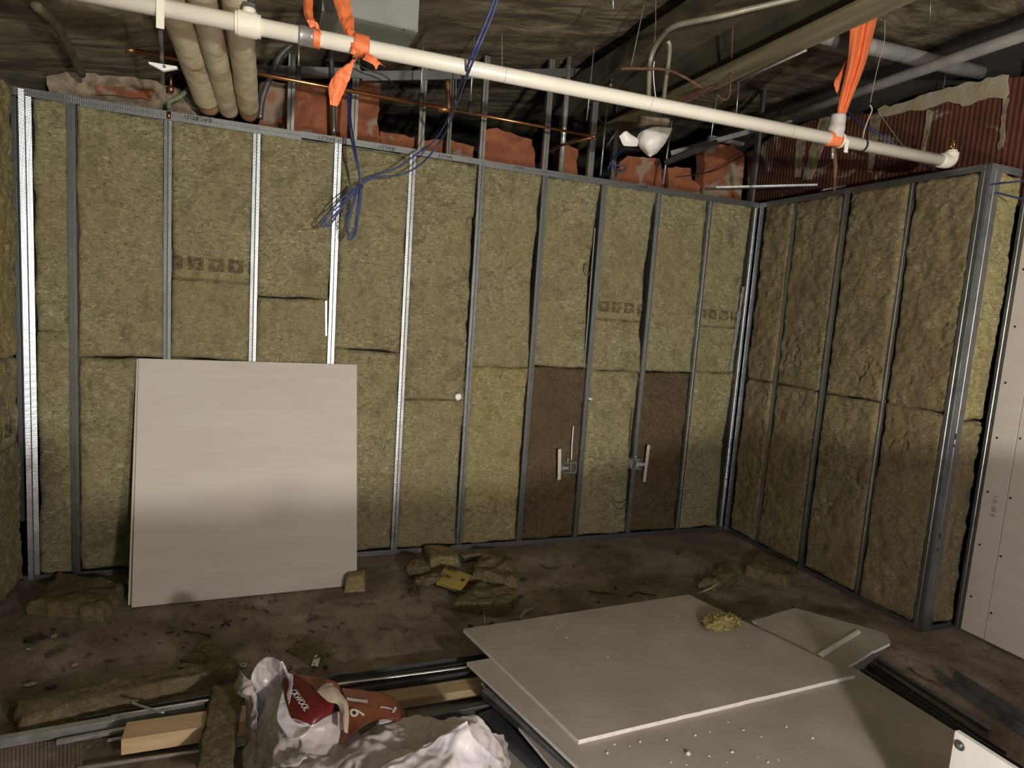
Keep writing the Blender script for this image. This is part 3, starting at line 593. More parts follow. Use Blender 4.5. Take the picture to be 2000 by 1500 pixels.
lbar((110,1447), (470,1378), .03, .018, .012, 'shorter light steel strip in front of the long bar', ZINC, 'metal_strip', 'strip')
lbar((210,1444), (470,1405), .02, .010, .008, 'thin bright rod end left of the pine plank', ZINC, 'metal_rod', 'rod')
lbar((352,1448), (470,1416), .02, .016, .008, 'flat grey bar end in front of the pine plank', ZINC, 'metal_strip', 'strip')
lbar((160,1408), (480,1352), .04, .045, .018, 'dark steel track just in front of the long wool strip', STP, 'metal_track', u=True)
lbar((150,1500), (480,1452), .02, .012, .006, 'thin steel bar near the bottom left edge', ZINC, 'metal_rod', 'rod')
lbar((215,1398), (500,1352), .05, .012, .010, 'bright narrow steel flange right of the long wool strip', SCREW, 'metal_strip', 'strip')
lbar((242,1427), (480,1392), .075, .09, .055, 'thick pine plank with clean sawn end', PINE, 'pine_plank', 'plank')
lbar((600,1334), (1000,1275), .05, .05, .03, 'olive grey steel track furthest back, running to the stack', STY, 'metal_track', u=True)
lbar((640,1338), (1000,1290), .055, .012, .01, 'brightest narrow steel flange running from bag to stack', SCREW, 'metal_strip', 'strip')
lbar((640,1362), (1000,1304), .05, .045, .035, 'dark blue-grey steel stud between flange and pine plank', STP, 'metal_stud', 'stud', u=True)
lbar((700,1368), (1010,1322), .05, .075, .035, 'long pine plank running from the bag under the stack', PINED, 'pine_plank', 'plank')
lbar((760,1410), (1010,1360), .05, .03, .03, 'dull steel bar in front of the long pine plank', STDK, 'metal_stud', 'stud')
lbar((440,1400), (700,1352), .03, .06, .028, 'pine board mostly hidden under the bag', PINED, 'pine_plank', 'plank')
lbar((440,1450), (700,1400), .02, .03, .015, 'steel bar under the bag left of its red panel', ZINC, 'metal_strip', 'strip')
# corrugated mat lower left
t = thing('ribbed_mat', 'brown ribbed board scrap at the lower left corner', 'scrap', Zp(60, 1470, .004))
G = np.array([[Zp(u, v, .008) for v in np.linspace(1448, 1530, 20)] for u in np.linspace(-30, 160, 120)]); G[..., 2] += .0012*np.sin(np.arange(120)*1.3)[:, None]
MB().grid(G).build('board', FLOOR, t, smooth=True, solid=.004)

# right-hand rails
gr_ = 'dark steel rails beside the floor stack'
for k, (a, b_, z, w, hh, u_) in enumerate((((1672,1306),(1990,1500),.06,.05,.03,True), ((1700,1296),(1960,1470),.05,.03,.03,True), ((1715,1286),(1935,1424),.035,.022,.02,False), ((1850,1310),(2120,1480),.045,.09,.04,True), ((1880,1420),(2060,1560),.02,.05,.012,False))):
    lab = ['steel rail hugging the right edge of the floor stack', 'second steel rail right of the floor stack', 'thin steel rail furthest from the floor stack edge', 'wide deep steel channel at the right frame edge', 'olive flat bar below the wide channel'][k]
    t = lbar(a, b_, z, w, hh, lab, [STDK, STP, STDK, CONDD, BEAM][k], 'steel_rail', 'rail', u=u_); t['group'] = gr_
# white upright panel at lower right
c0 = Zp(1865, 1427, .50)
t = thing('upright_board', 'white metal panel corner with a round bolt at lower right', 'panel', (c0[0], c0[1], 0))
MB().box((c0[0], c0[1], .003), (c0[0]+.016, c0[1]-.6, .50)).build('panel', WHITE, t, bevel=.001)
bp = Xp(1875, 1456, c0[0]-.001)
MB().disc(bp, (-1, 0, 0), .013, .003, 24).build('bolt', STDK, t, bevel=.001); MB().disc(bp-(.003, 0, 0), (-1, 0, 0), .006, .003, 6).build('bolt_head', SCREW, t.children[-1])

# ---------------------------------------------------------------- small debris on the floor
def rod(px, r, label, mat, name='wire_scrap', cat='wire', grp='bits of wire on the floor', z=.006, n=8):
    P = cr([Zp(u, v, z) for u, v in px], 5) if len(px) > 2 else np.array([Zp(u, v, z) for u, v in px])
    o = MB().tube(P-P[0], r, n).build(name, mat, smooth=True); o.location = P[0]; return tag(o, label, cat, grp)
t = thing('joining_plate', 'small white flat plate with two holes on the floor above the bag', 'plate', Zp(617, 1288))
MB().slab([Zp(608,1299,.006), Zp(616,1279,.006), Zp(627,1278,.006), Zp(621,1301,.006)], (0, 0, -.004)).build('plate', WHITE, t)
for u, v in ((621,1284),(614,1296)): MB().disc(Zp(u, v, .0062), (0, 0, 1), .004, .0006, 12).build('hole', INK, t)
a = np.linspace(0, 2*math.pi, 25); c = Zp(475, 1299, .006); o = MB().tube([c*0+(math.cos(k)*.011, math.sin(k)*.011, 0) for k in a], .0035, 8, False).build('steel_washer', ZINC, smooth=True); o.location = c; tag(o, 'small steel washer on the floor beside the wool strip', 'washer')
rod([(1148,1153),(1165,1157),(1180,1158),(1198,1160)], .003, 'wavy dark wire behind the top drywall sheet, left one', DEBRIS)
rod([(1234,1162),(1245,1156),(1262,1160),(1282,1163)], .003, 'wavy dark wire behind the top drywall sheet, right one', DEBRIS)
rod([(1056,1104),(1072,1111),(1092,1109)], .004, 'dark bent wire in front of the back floor track', DEBRIS)
rod([(1160,1071),(1175,1068),(1186,1070)], .003, 'short wire right at the back floor track', DEBRIS)
rod([(1776,1305),(1800,1322),(1845,1342)], .004, 'brown wire between the steel rails and wide channel', RUST)
rod([(1955,1330),(1968,1340),(1985,1344)], .004, 'short rusty wire at the right edge of the floor', RUST)
rod([(360,1233),(385,1236),(412,1242)], .004, 'rusty nail-like rod left of the small cross', RUST)
rod([(432,1222),(452,1212)], .004, 'dark stick crossing another below the leaning board', DEBRIS, 'stick', 'stick')
rod([(438,1210),(448,1222)], .004, 'short stick crossed by another below the leaning board', DEBRIS, 'stick', 'stick')
rod([(605,1212),(622,1203)], .003, 'thin stick on the open floor between board and bag', DEBRIS, 'stick', 'stick')
rod([(740,1231),(752,1229),(766,1230)], .003, 'dark twig on the open floor above the steel tracks', DEBRIS, 'stick', 'stick')
rod([(787,1237),(795,1230)], .003, 'tiny angled twig right of the longer one', DEBRIS, 'stick', 'stick')
rod([(90,1283),(110,1272),(135,1262)], .005, 'brown splinter on the floor at left', DEBRIS, 'stick', 'stick')
rod([(945,1193),(947,1218)], .004, 'grey bolt shaft sticking out at corner of the top sheet', ZINC, 'bolt', 'bolt', z=.02)
rod([(1017,1208),(1024,1196),(1040,1188)], .006, 'curved pale plastic strip at far edge of top sheet', TWINE, 'plastic_strip', 'strip', z=.02)
rod([(1362,1160),(1385,1150),(1402,1140)], .005, 'pale twisted strip at right end of the top sheet', TWINE, 'plastic_strip', 'strip', z=.02)
rod([(255,1372),(285,1382),(320,1392)], .004, 'threaded rod lying across the steel at left', ZINC, 'threaded_rod', 'rod', z=.075)
for (u, v), r, lab, mt in (((60,1252), .028, 'black lump on the floor near the left edge', BLACKC), ((80,1246), .02, 'black crumb beside the larger black lump', BLACKC), ((105,1231), .014, 'dark flat chip above the black lump', BLACKC), ((105,1243), .018, 'pale paper scrap near the black lump', STONE), ((100,1343), .022, 'dark stain-like clod at left above the wool strip', DEBRIS),
        ((160,1205), .016, 'dark clod below the flat wool piece', DEBRIS), ((215,1293), .014, 'dark crumb in the middle of left floor', DEBRIS), ((386,1182), .012, 'reddish clod at the bottom edge of leaning board', RUST), ((575,1152), .018, 'brown crumb touching lower edge of leaning board', RUST), ((55,1268), .006, 'white speck beside the black lump', CORE),
        ((145,1300), .02, 'tan flake on left floor', STONE), ((1022,1133), .02, 'dark reddish clod right of the wool chunks', DEBRIS), ((1325,1081), .02, 'reddish chip in front of the back track', RUST), ((378,1220), .008, 'small dark pebble left of the crossed sticks', DEBRIS), ((58,1338), .02, 'flat tan chip above the long wool strip', STONE)):
    crumb(Zp(u, v, 0), r, lab, mt, 'debris_clod', 'debris', 'debris clods on the floor')
rs = random.Random(11); P = []
mbd = MB()
for k in range(620):
    u = rs.uniform(0, 1700); v = rs.uniform(1090, 1330); p = Zp(u, v, 0.0)
    if p[1] > -.03 or p[0] > 3.9 or p[0] < -.15: continue
    s = .0012+.005*rs.random()**3; d_ = rs.uniform(0, 3.1); L_ = s*rs.uniform(1, 7)
    if fbm(np.array([p]), 3, 2, 4)[0] < rs.uniform(-.35, .15): continue
    mbd.bar(p+(0, 0, s*.5), p+np.array([math.cos(d_)*L_, math.sin(d_)*L_, s*.5]), s, s)
tag(mbd.build('floor_grit', DEBRIS), 'dark grit and splinters strewn over the concrete floor', 'grit', kind='stuff')

# ---------------------------------------------------------------- the torn bag
t = thing('wool_bag', 'torn white plastic bag with red and brown printed panels at bottom centre', 'bag', Zp(720, 1450, 0))
S_ = lambda rows: [[Zp(*p) for p in r] for r in rows]
MB().grid(patch(S_([
  [(470,1400,.02), (560,1430,.10), (640,1462,.11), (735,1426,.15), (815,1403,.19), (915,1400,.22), (960,1420,.16), (985,1445,.04)],
  [(475,1440,.04), (560,1450,.17), (640,1462,.18), (715,1440,.23), (800,1430,.22), (890,1425,.24), (950,1440,.18), (990,1475,.04)],
  [(480,1500,.05), (560,1505,.20), (640,1515,.18), (720,1500,.22), (800,1475,.24), (880,1470,.25), (945,1490,.18), (995,1520,.03)],
  [(480,1640,.02), (560,1640,.12), (640,1640,.15), (720,1640,.14), (800,1640,.15), (880,1640,.14), (960,1640,.10), (1010,1640,.02)]]), 26, .026, 7, 3)).build('bag_body', PLASTIC, t, smooth=True, solid=.0015)
MB().grid(patch(S_([
  [(738,1498,.27), (790,1470,.27), (850,1445,.275), (912,1408,.33)],
  [(740,1520,.27), (810,1500,.27), (880,1462,.28), (925,1440,.29)],
  [(750,1560,.25), (830,1540,.26), (900,1500,.26), (970,1480,.16)],
  [(760,1620,.20), (850,1620,.20), (920,1600,.18), (990,1500,.06)]]), 20, .012, 8, 5)).build('bright_flap', PLASTIW, t, smooth=True, solid=.0015)
MB().grid(patch(S_([
  [(482,1345,.22), (500,1300,.30), (520,1288,.33), (553,1290,.33)],
  [(478,1370,.16), (505,1345,.22), (530,1330,.25), (562,1318,.28)],
  [(490,1410,.12), (515,1385,.18), (535,1372,.21), (552,1345,.26)],
  [(495,1450,.10), (525,1430,.18), (560,1425,.22), (575,1412,.24)],
  [(500,1510,.08), (540,1500,.19), (580,1495,.22), (600,1480,.23)]]), 18, .016, 10, 7)).build('mouth_flap', PLASTIC, t, smooth=True, solid=.0015)
MB().grid(patch(S_([
  [(468,1308,.24), (478,1320,.26), (492,1330,.25)], [(455,1348,.20), (475,1352,.24), (497,1350,.24)], [(480,1368,.16), (492,1370,.20), (502,1372,.20)], [(482,1420,.05), (488,1425,.12), (500,1430,.14)]]), 12, .007, 20, 8)).build('torn_corner', PLASTIC, t, smooth=True, solid=.0015)
MB().grid(patch(S_([
  [(548,1290,.335), (560,1312,.31), (572,1317,.31)], [(560,1330,.28), (566,1335,.29), (572,1332,.30)], [(552,1350,.27), (558,1380,.26), (566,1400,.25)], [(540,1400,.25), (570,1415,.25), (608,1418,.25)], [(560,1440,.23), (590,1440,.25), (612,1412,.255)]]), 10, .004, 12, 9)).build('rim_flap', PLASTIW, t, smooth=True, solid=.0015)
rp = patch(S_([
  [(552,1325,.285), (575,1316,.300), (600,1330,.295), (615,1350,.29)],
  [(556,1360,.27), (580,1352,.285), (612,1362,.285), (640,1368,.28)],
  [(565,1390,.26), (590,1390,.27), (625,1392,.27), (652,1375,.27)],
  [(580,1405,.255), (600,1412,.255), (612,1415,.25), (650,1392,.25)]]), 12, .002, 9, 11)
MB().grid(rp).build('red_panel', REDF, t, smooth=True, solid=.0015)
bp_ = patch(S_([
  [(575,1316,.295), (615,1322,.28), (655,1332,.27), (665,1342,.26)],
  [(600,1335,.29), (630,1345,.275), (660,1350,.265), (672,1372,.25)],
  [(618,1352,.285), (640,1362,.275), (665,1368,.26), (676,1400,.24)]]), 10, .003, 9, 12)
MB().grid(bp_).build('brown_fold', BROWNF, t, smooth=True, solid=.0015)
S3_ = lambda rows: [[Zp(p[0], p[1], p[2]+.035) for p in r] for r in rows]
mp = patch(S3_([
  [(668,1342,.24), (710,1348,.22), (755,1356,.20), (790,1385,.12), (798,1400,.06)],
  [(676,1372,.23), (710,1378,.23), (755,1380,.21), (785,1392,.15), (797,1408,.06)],
  [(676,1400,.21), (705,1402,.22), (740,1400,.22), (775,1402,.18), (792,1414,.08)],
  [(660,1455,.15), (690,1430,.20), (720,1410,.22), (755,1405,.21), (792,1420,.08)]]), 12, .003, 8, 13)
MB().grid(mp).build('printed_panel', BROWNF, t, smooth=True, solid=.0015)
MB().grid(patch(S_([
  [(618,1350,.30), (632,1335,.31), (648,1333,.31)], [(640,1370,.29), (652,1352,.31), (662,1350,.30)], [(662,1380,.28), (672,1375,.29), (680,1378,.28)], [(664,1425,.24), (672,1428,.25), (680,1432,.24)]]), 10, .003, 20, 14)).build('beige_strip', BEIGEF, t, smooth=True, solid=.0015)
MB().grid(patch(S_([[(740,1406,.215), (770,1398,.20), (793,1397,.13)], [(735,1416,.215), (770,1408,.20), (793,1408,.12)]]), 8)).build('white_band', PLASTIW, t, smooth=True, solid=.0015)
MB().grid(patch(S_([
  [(568,1402,.235), (610,1408,.240), (660,1388,.235), (684,1382,.215)], [(566,1430,.21), (620,1440,.20), (668,1436,.20), (702,1432,.19)], [(570,1475,.18), (620,1478,.17), (670,1470,.17), (715,1455,.17)]]), 12, .008, 12, 16)).build('inner_film', PLASTIC, t, smooth=True, solid=.0015)
WI = simple('white_ink', (.62, .60, .58))
def drape_text(body, size, org, ux, uy, surf, name, off=.006, bold=0):
    """lettering laid on the film: each point takes the height of the closest surface point"""
    o = text_mesh(name, body, size, WI, t, org, ux, uy, .0003, bold=bold); Q = surf.reshape(-1, 3); b0_ = wloc(t)
    uz = np.cross(ux, uy); uz = uz/np.linalg.norm(uz)
    for v in o.data.vertices:
        p = np.array(v.co)+b0_; d_ = CAM-p; d_ /= np.linalg.norm(d_)
        k = np.argmin(np.linalg.norm(np.cross(Q-p, d_), axis=1)); p = p+d_*(np.dot(Q[k]-p, d_)+off); v.co = p-b0_
    return o
def lay(body, size, pa, pb, pu, z, surf, bold=0):
    a_, b__, c_ = Zp(*pa, z), Zp(*pb, z), Zp(*pu, z); return drape_text(body, size, a_, b__-a_, c_-a_, surf, 'lettering', bold=bold)
lay('CKWOOL', .027, (566,1349), (594,1388), (577,1341), .28, rp, bold=.0009)
def print_on(body, size, surf, r0, c0, lab='lettering', bold=.002, ctrl=(3, 4)):
    # lettering laid on the film: reads down the rows, its top towards the higher columns
    cu_o = text_mesh(lab, body, size, WI, None, (0, 0, 0), (1, 0, 0), (0, 1, 0), .0, bold=bold); me = cu_o.data
    import bmesh
    bm = bmesh.new(); bm.from_mesh(me); bmesh.ops.triangulate(bm, faces=bm.faces); bmesh.ops.subdivide_edges(bm, edges=bm.edges, cuts=2, use_grid_fill=True); bm.to_mesh(me); bm.free()
    nr_, nc_ = surf.shape[:2]; b0_ = wloc(t)
    for v in me.vertices:
        i_ = np.clip((r0+v.co.x)/ctrl[0]*(nr_-1), 0, nr_-1.001); j_ = np.clip((c0+v.co.y)/ctrl[1]*(nc_-1), 0, nc_-1.001); a_, b__ = int(i_), int(j_); fi, fj = i_-a_, j_-b__
        p = surf[a_, b__]*(1-fi)*(1-fj)+surf[a_+1, b__]*fi*(1-fj)+surf[a_, b__+1]*(1-fi)*fj+surf[a_+1, b__+1]*fi*fj
        d_ = CAM-p; d_ /= np.linalg.norm(d_); v.co = p+d_*.010-b0_
    cu_o.parent = t; return cu_o
print_on('1', 1.5, mp, .35, .12, bold=.03)
print_on('6', 1.35, mp, 1.32, .22, bold=.008)
print_on('T', 1.15, mp, .75, 1.75, bold=.02)
print_on('paw', .42, mp, .75, 3.25, bold=.01)

# ---------------------------------------------------------------- sprinkler pipe with its straps
PZ = 2.405
a0, a1 = Zp(150, -17, PZ), Zp(1842, 314, PZ); dx = (a1-a0)/np.linalg.norm(a1-a0)
py = lambda p: a0+dx*(np.dot(p-a0, dx))
def onpipe(u):    # the point of the pipe axis seen at column u
    lo_, hi_ = a0, a1
    for _ in range(40):
        c_ = (lo_+hi_)/2; X = np.dot(c_-CAM, RT)/np.dot(c_-CAM, FW)*F+1000
        if X < u: lo_ = c_
        else: hi_ = c_
    return c_
PR = .0285
t = thing('sprinkler_pipe', 'long cream plastic sprinkler pipe crossing under the ceiling', 'pipe', a0)
a_start = a0-dx*.6
MB().tube([a_start, a1], PR, 28).build('pipe', PVC, t, smooth=True)
def sleeve(u0, u1, r, name, mat, par=t, n=24, jit=0): return MB().tube(np.linspace(onpipe(u0), onpipe(u1), 8 if jit else 2), r, n, jit=jit, seed=3).build(name, mat, par, smooth=bool(jit), bevel=0 if jit else .002)
cpl = sleeve(459, 510, PR*1.3, 'coupling', PVC); sleeve(465, 503, PR*1.42, 'collar', PVC, cpl)
c_ = onpipe(486); MB().tube([c_, c_+(0, 0, .065)], .022, 20).build('tee_branch', PVC, t, smooth=True); tb = t.children[-1]
for k_ in range(2): MB().disc(c_+(0, 0, .05+.022*k_), (0, 0, 1), .026-.006*k_, .014, 8).build('nut', STDK, tb)
c_ = onpipe(316); MB().box(c_+(-.012, -.036, -.075), c_+(.012, -.030, .03)).box(c_+(-.012, -.03, -.006), c_+(.012, .03, .033)).build('hanger_clip', PVC, t, bevel=.002)
MB().tube([c_+(0, -.033, -.06), Zp(318, 162, 2.33)+(0, .0, -.0)], .007, 8).build('hanger_rod', CONDD, t, smooth=True)
e = onpipe(1852); e2 = cr([a1-dx*.02, a1+dx*.02, a1+dx*.045+(0, 0, .012), a1+dx*.05+(0, 0, .045)], 8)
elb = MB().tube(e2, PR*1.22, 24).build('elbow', PVC, t, smooth=True); MB().tube([e2[-1]-(0, 0, .012), e2[-1]+(0, 0, .012)], PR*.9, 8).build('collar', PVC, elb)
h = thing('fire_sprinkler', 'brass sprinkler head upright on the pipe elbow', 'sprinkler', e2[-1]+(0, 0, .012)); b = e2[-1]+(0, 0, .012)
MB().tube([b, b+(0, 0, .014)], .012, 6).build('base', BRASS, h)
for s in (-1, 1): MB().tube(cr([b+(s*.010, 0, .012), b+(s*.013, 0, .025), b+(s*.004, 0, .043)], 5), .0022, 6).build('frame_arm', BRASS, h, smooth=True)
MB().tube([b+(0, 0, .012), b+(0, 0, .042)], .0025, 8).build('glass_bulb', REDF, h, smooth=True); MB().disc(b+(0, 0, .043), (0, 0, 1), .019, .002, 18).build('deflector', BRASS, h)
for u in (984, 1267, 1543):
    MB().tube([onpipe(u), onpipe(u)+dx*.0015], PR*1.01, 28).build('joint_line', GREYP, t)
MB().tube([onpipe(1683), onpipe(1687)], PR*1.03, 24).build('black_band', INK, t)
MB().tube([onpipe(1640)-dx*.006, onpipe(1640)+dx*.006], PR*1.2, 24).build('clamp_ring', PVC, t); c_ = onpipe(1643)
MB().box(c_+(-.01, -.036, -.06), c_+(.012, -.03, .0)).build('hanger_clip', PVC, t, bevel=.002)

yp_ = a0[1]
gO = 'orange ribbons tied to the sprinkler pipe'
def Yr(rows, y): return [[Yp(u, v, y+dy) for u, v, dy in r] for r in rows]
r1 = thing('orange_ribbon', 'short orange ribbon tied at the silver taped spot on the pipe', 'ribbon', onpipe(612), gO); yy = onpipe(612)[1]
MB().grid(patch(Yr([[(590,-30,.10), (600,-30,.08), (612,-30,.10)], [(593,25,.03), (602,25,.01), (611,26,.03)], [(600,42,0), (608,40,-.02), (616,42,0)]], yy), 12, .004, 25, 2)).build('hanging_strip', ORANGE, r1, smooth=True, solid=.002)
sleeve(611, 625, PR*1.12, 'wrapped_loop', ORANGE, r1, jit=.25)
MB().grid(patch(Yr([[(598,38,-.04), (610,40,-.045), (620,44,-.04)], [(606,55,-.045), (618,52,-.045), (628,68,-.03)]], yy), 10, .004, 30, 4)).build('knot', ORANGE, r1, smooth=True, solid=.002)
sleeve(583, 612, PR*1.18, 'silver_tape', TAPE, r1, jit=.3)
r2 = thing('orange_ribbon', 'large knotted orange ribbon with hanging tail on the pipe', 'ribbon', onpipe(705), gO); yy = onpipe(705)[1]
MB().grid(patch(Yr([[(643,-30,.10), (660,-30,.085), (678,-30,.10)], [(660,30,.05), (672,30,.03), (690,30,.05)], [(678,75,.0), (686,75,-.02), (695,72,0)], [(686,105,-.04), (692,104,-.045), (700,100,-.04)]], yy), 14, .005, 25, 6)).build('hanging_strip', ORANGE, r2, smooth=True, solid=.002)
sleeve(690, 720, PR*1.3, 'knot', ORANGE, r2, jit=.55)
MB().grid(patch(Yr([[(696,112,-.045), (694,118,-.05), (690,116,-.045)], [(686,140,-.04), (672,135,-.05), (655,145,-.04)], [(676,170,-.035), (660,168,-.05), (642,170,-.035)], [(658,208,-.03), (650,206,-.035), (645,205,-.03)]], yy), 14, .006, 22, 7)).build('long_tail', ORANGE, r2, smooth=True, solid=.002)
MB().grid(patch(Yr([[(708,116,-.04), (712,108,-.045), (716,104,-.04)], [(728,126,-.05), (730,120,-.055), (733,112,-.05)], [(735,136,-.05), (742,126,-.05), (752,130,-.05)]], yy), 10, .004, 25, 8)).build('short_tail', ORANGE, r2, smooth=True, solid=.002)
r3 = thing('orange_ribbon', 'tall bright orange ribbon stretched from beam to pipe near right end', 'ribbon', onpipe(1630), gO); yy = onpipe(1630)[1]
MB().grid(patch(Yr([[(1661,50,.02), (1678,43,.0), (1690,38,.02), (1700,35,.0), (1716,28,.02)], [(1655,120,.01), (1664,120,-.012), (1674,120,.01), (1682,120,-.012), (1692,120,.01)], [(1640,190,.0), (1647,190,-.015), (1653,190,0), (1659,190,-.015), (1665,190,0)], [(1633,235,0), (1637,236,-.01), (1641,236,0), (1644,236,-.01), (1648,235,0)]], yy), 10, 0)).build('hanging_strip', ORANGE, r3, smooth=True, solid=.002)
MB().grid(patch(Yr([[(1662,52,.03), (1672,42,.03), (1690,38,.03)], [(1690,32,.08), (1698,25,.08), (1705,28,.08)], [(1725,4,.16), (1728,1,.16), (1732,0,.16)]], yy), 8, .003, 25, 3)).build('upper_end', ORANGE, r3, smooth=True, solid=.002)
MB().grid(patch(Yr([[(1655,115,.03), (1645,130,.05), (1650,135,.03)], [(1640,150,.03), (1630,160,.05), (1640,170,.03)], [(1641,185,.03), (1631,175,.04), (1640,190,.03)]], yy), 8, .002, 25, 3)).build('back_loop', ORANGE, r3, smooth=True, solid=.002)
MB().tube(cr([Yp(1637,225,yy), Yp(1634,245,yy), Yp(1631,262,yy), Yp(1629,270,yy)], 5), [.034]*6+[.037]*6+[.036]*4, 20, jit=.25).build('white_tape', TAPEW, r3, smooth=True)
sleeve(1617, 1638, PR*1.14, 'wrapped_loop', ORANGE, r3, jit=.15)
o = MB().tube([Yp(1627,287,yy), Yp(1632,325,yy), Yp(1629,372,yy+.03)], [.011, .009, .007], 10).build('hanger_stem', RUST, smooth=True); tag(o, 'rusty hanger stem below the taped orange ribbon', 'rod')
o = MB().tube([Yp(1626,290,yy-.02), Yp(1626,310,yy-.02)], .006, 8).build('zinc_clip', ZINC, smooth=True); tag(o, 'short zinc clip under the pipe beside the rusty stem', 'clip')

# ---------------------------------------------------------------- wrapped pipes, copper pipe, hangers
gw = 'cloth wrapped pipes at upper left'
for k, (e_, s_, lab) in enumerate((((408,206), (345,30), 'leftmost cloth wrapped pipe, cracked and thickest'), ((447,214), (400,20), 'middle cloth wrapped pipe of the three'), ((486,222), (466,20), 'rightmost cloth wrapped pipe with torn brown end'))):
    A = Yp(e_[0], e_[1], .03); B_ = Zp(s_[0], s_[1], 2.50)
    d_ = (B_-A); B2 = A+d_*1.9; r_ = (.060, .048, .050)[k]
    n_ = 90; P = A+(B2-A)*np.linspace(0, 1, n_)[:, None]; P[:, 2] += .02*(k == 0)*np.sin(np.linspace(0, 3, n_))
    rr = r_*(1+.02*fbm(P, 9, 2, k)); tt = thing('wrapped_pipe', lab, 'pipe', A, gw)
    MB().tube(P[5 if k != 1 else 0:], rr[5 if k != 1 else 0:], 28, jit=.06, seed=k).build('cloth_wrap', WRAP, tt, smooth=True)
    if k != 1: MB().tube(P[:7], r_*.88, 24, jit=.15, seed=9).build('exposed_core', simple('cork_core%d' % k, (.30, .15, .06), (.42, .24, .11), 20, .9, bump=.4), tt, smooth=True)
CY = -.18
A, B_ = Yp(250, 97, CY), Yp(1157, 266, CY)
t = thing('copper_pipe', 'long copper pipe with a branch, behind the cream sprinkler pipe', 'pipe', A)
el = Yp(876, 213, CY)
MB().tube([A, el], .0105, 16).build('pipe', COPPER, t, smooth=True); MB().tube([el, B_], .0075, 14).build('thin_pipe', COPPER, t, smooth=True)
MB().tube([A-(.01, 0, 0), A+(.03, 0, -.0)], .0135, 16).build('end_cap', COPPERD, t, smooth=True)
MB().tube(cr([el+(-.02, 0, 0), el, el+(0, 0, .02), Yp(874, 155, CY)], 6), .0125, 14).build('branch', COPPERD, t, smooth=True)
MB().tube([Yp(855, 212, CY), Yp(884, 216, CY)], .014, 14).build('fitting', COPPERD, t, smooth=True)
MB().tube([B_, B_+(.02, 0, 0)], .0105, 14).build('end_fitting', COPPERD, t, smooth=True); MB().tube([B_+(.015, 0, 0), B_+(-.12, .35, -.02)], .0075, 12).build('return_pipe', COPPERD, t, smooth=True)
for k, (u, vt, v0, v1) in enumerate(((583,90,130,165), (822,90,182,212), (919,100,198,226))):
    c0_, c1_ = Yp(u, v0, CY), Yp(u, v1, CY); t = thing('pipe_hanger', ['black pipe hanger on copper pipe, near the orange ribbon tail', 'black pipe hanger on copper pipe left of its elbow', 'black pipe hanger on copper pipe behind the blue cable'][k], 'hanger', c0_, 'black hangers on the copper pipe')
    MB().bar(c0_, c1_, .024, .018, (0, 1, 0)).build('clamp', BLKM, t, bevel=.003); top = c0_+(0, 0, float(np.interp(c0_[0], cx, cz))-c0_[2]-.005)
    MB().tube([c0_-(0, 0, .01), top], .0035, 8).build('rod', ZINC, t, smooth=True); MB().tube([c0_, c0_+(0, 0, .018)], .006, 6).build('nut', ZINC, t)
b = Zp(1, 1, 2)
t = thing('pipe_bracket', 'white triangular pipe bracket hanging at upper left', 'bracket', Yp(318, 128, -.9))
MB().slab([Yp(290,120,-.9), Yp(345,129,-.9), Yp(347,133,-.9), Yp(320,138,-.9), Yp(316,137,-.9), Yp(289,123,-.9)], (0, .02, 0)).build('plate', WHITE, t, bevel=.002); MB().disc(Yp(321,130,-.901), (0, -1, 0), .006, .004, 8).build('bolt', STDK, t)
t = thing('old_valve', 'greenish corroded valve pipe in front of the left top track', 'valve', Yp(330, 205, -.03))
MB().tube(cr([Yp(370,172,-.02), Yp(350,190,-.03), Yp(332,198,-.03), Yp(330,212,-.03)], 6), .011, 12, jit=.1).build('bent_pipe', simple('verdigris', (.10, .13, .09), (.20, .22, .14), 30, .8, bump=.3), t, smooth=True)
MB().tube([Yp(330,218,-.03), Yp(330,232,-.03)], .008, 12).build('copper_cap', COPPER, t, smooth=True)
t = thing('copper_nipple', 'short upright copper nipple in front of crumbling brick', 'pipe', Yp(334, 170, .0)); MB().tube([Yp(334,145,.1), Yp(334,170,.1)], .007, 10).tube([Yp(334,168,.1), Yp(334,180,.1)], .014, 10).build('nipple', COPPERD, t, smooth=True)
# metal box at the ceiling
bz = 2.60; f0, f1 = Zp(628, 24, bz), Zp(818, 60, bz); yb = (f0[1]+f1[1])/2; b2 = Zp(800, 97, bz)
t = thing('junction_box', 'large grey metal box hung under the ceiling behind the orange ribbon', 'box', (f0[0], yb, bz))
MB().box((f0[0], yb, bz), (f1[0], b2[1]+.02, bz+.24)).build('housing', BOXG, t, bevel=.003)
MB().box((f0[0]-.001, yb-.002, bz+.0), (f1[0]+.001, yb+.001, bz+.006)).build('seam', GREYP, t)
l0 = Zp(705, 78, bz-.001)
MB().box((l0[0]-.045, l0[1]-.02, bz-.0015), (l0[0]+.045, l0[1]+.04, bz-.0003)).build('rating_label', ZINC, t); MB().disc(Zp(789, 57, bz-.002), (0, 0, -1), .005, .004, 6).build('screw', STDK, t)
MB().tube([(f1[0]-.03, yb+.05, bz+.23), (f1[0]-.03, yb+.05, 2.87)], .005, 8).tube([(f0[0]+.05, yb+.1, bz+.23), (f0[0]+.05, yb+.1, 2.80)], .005, 8).build('hanger_rod', ZINC, t, smooth=True)

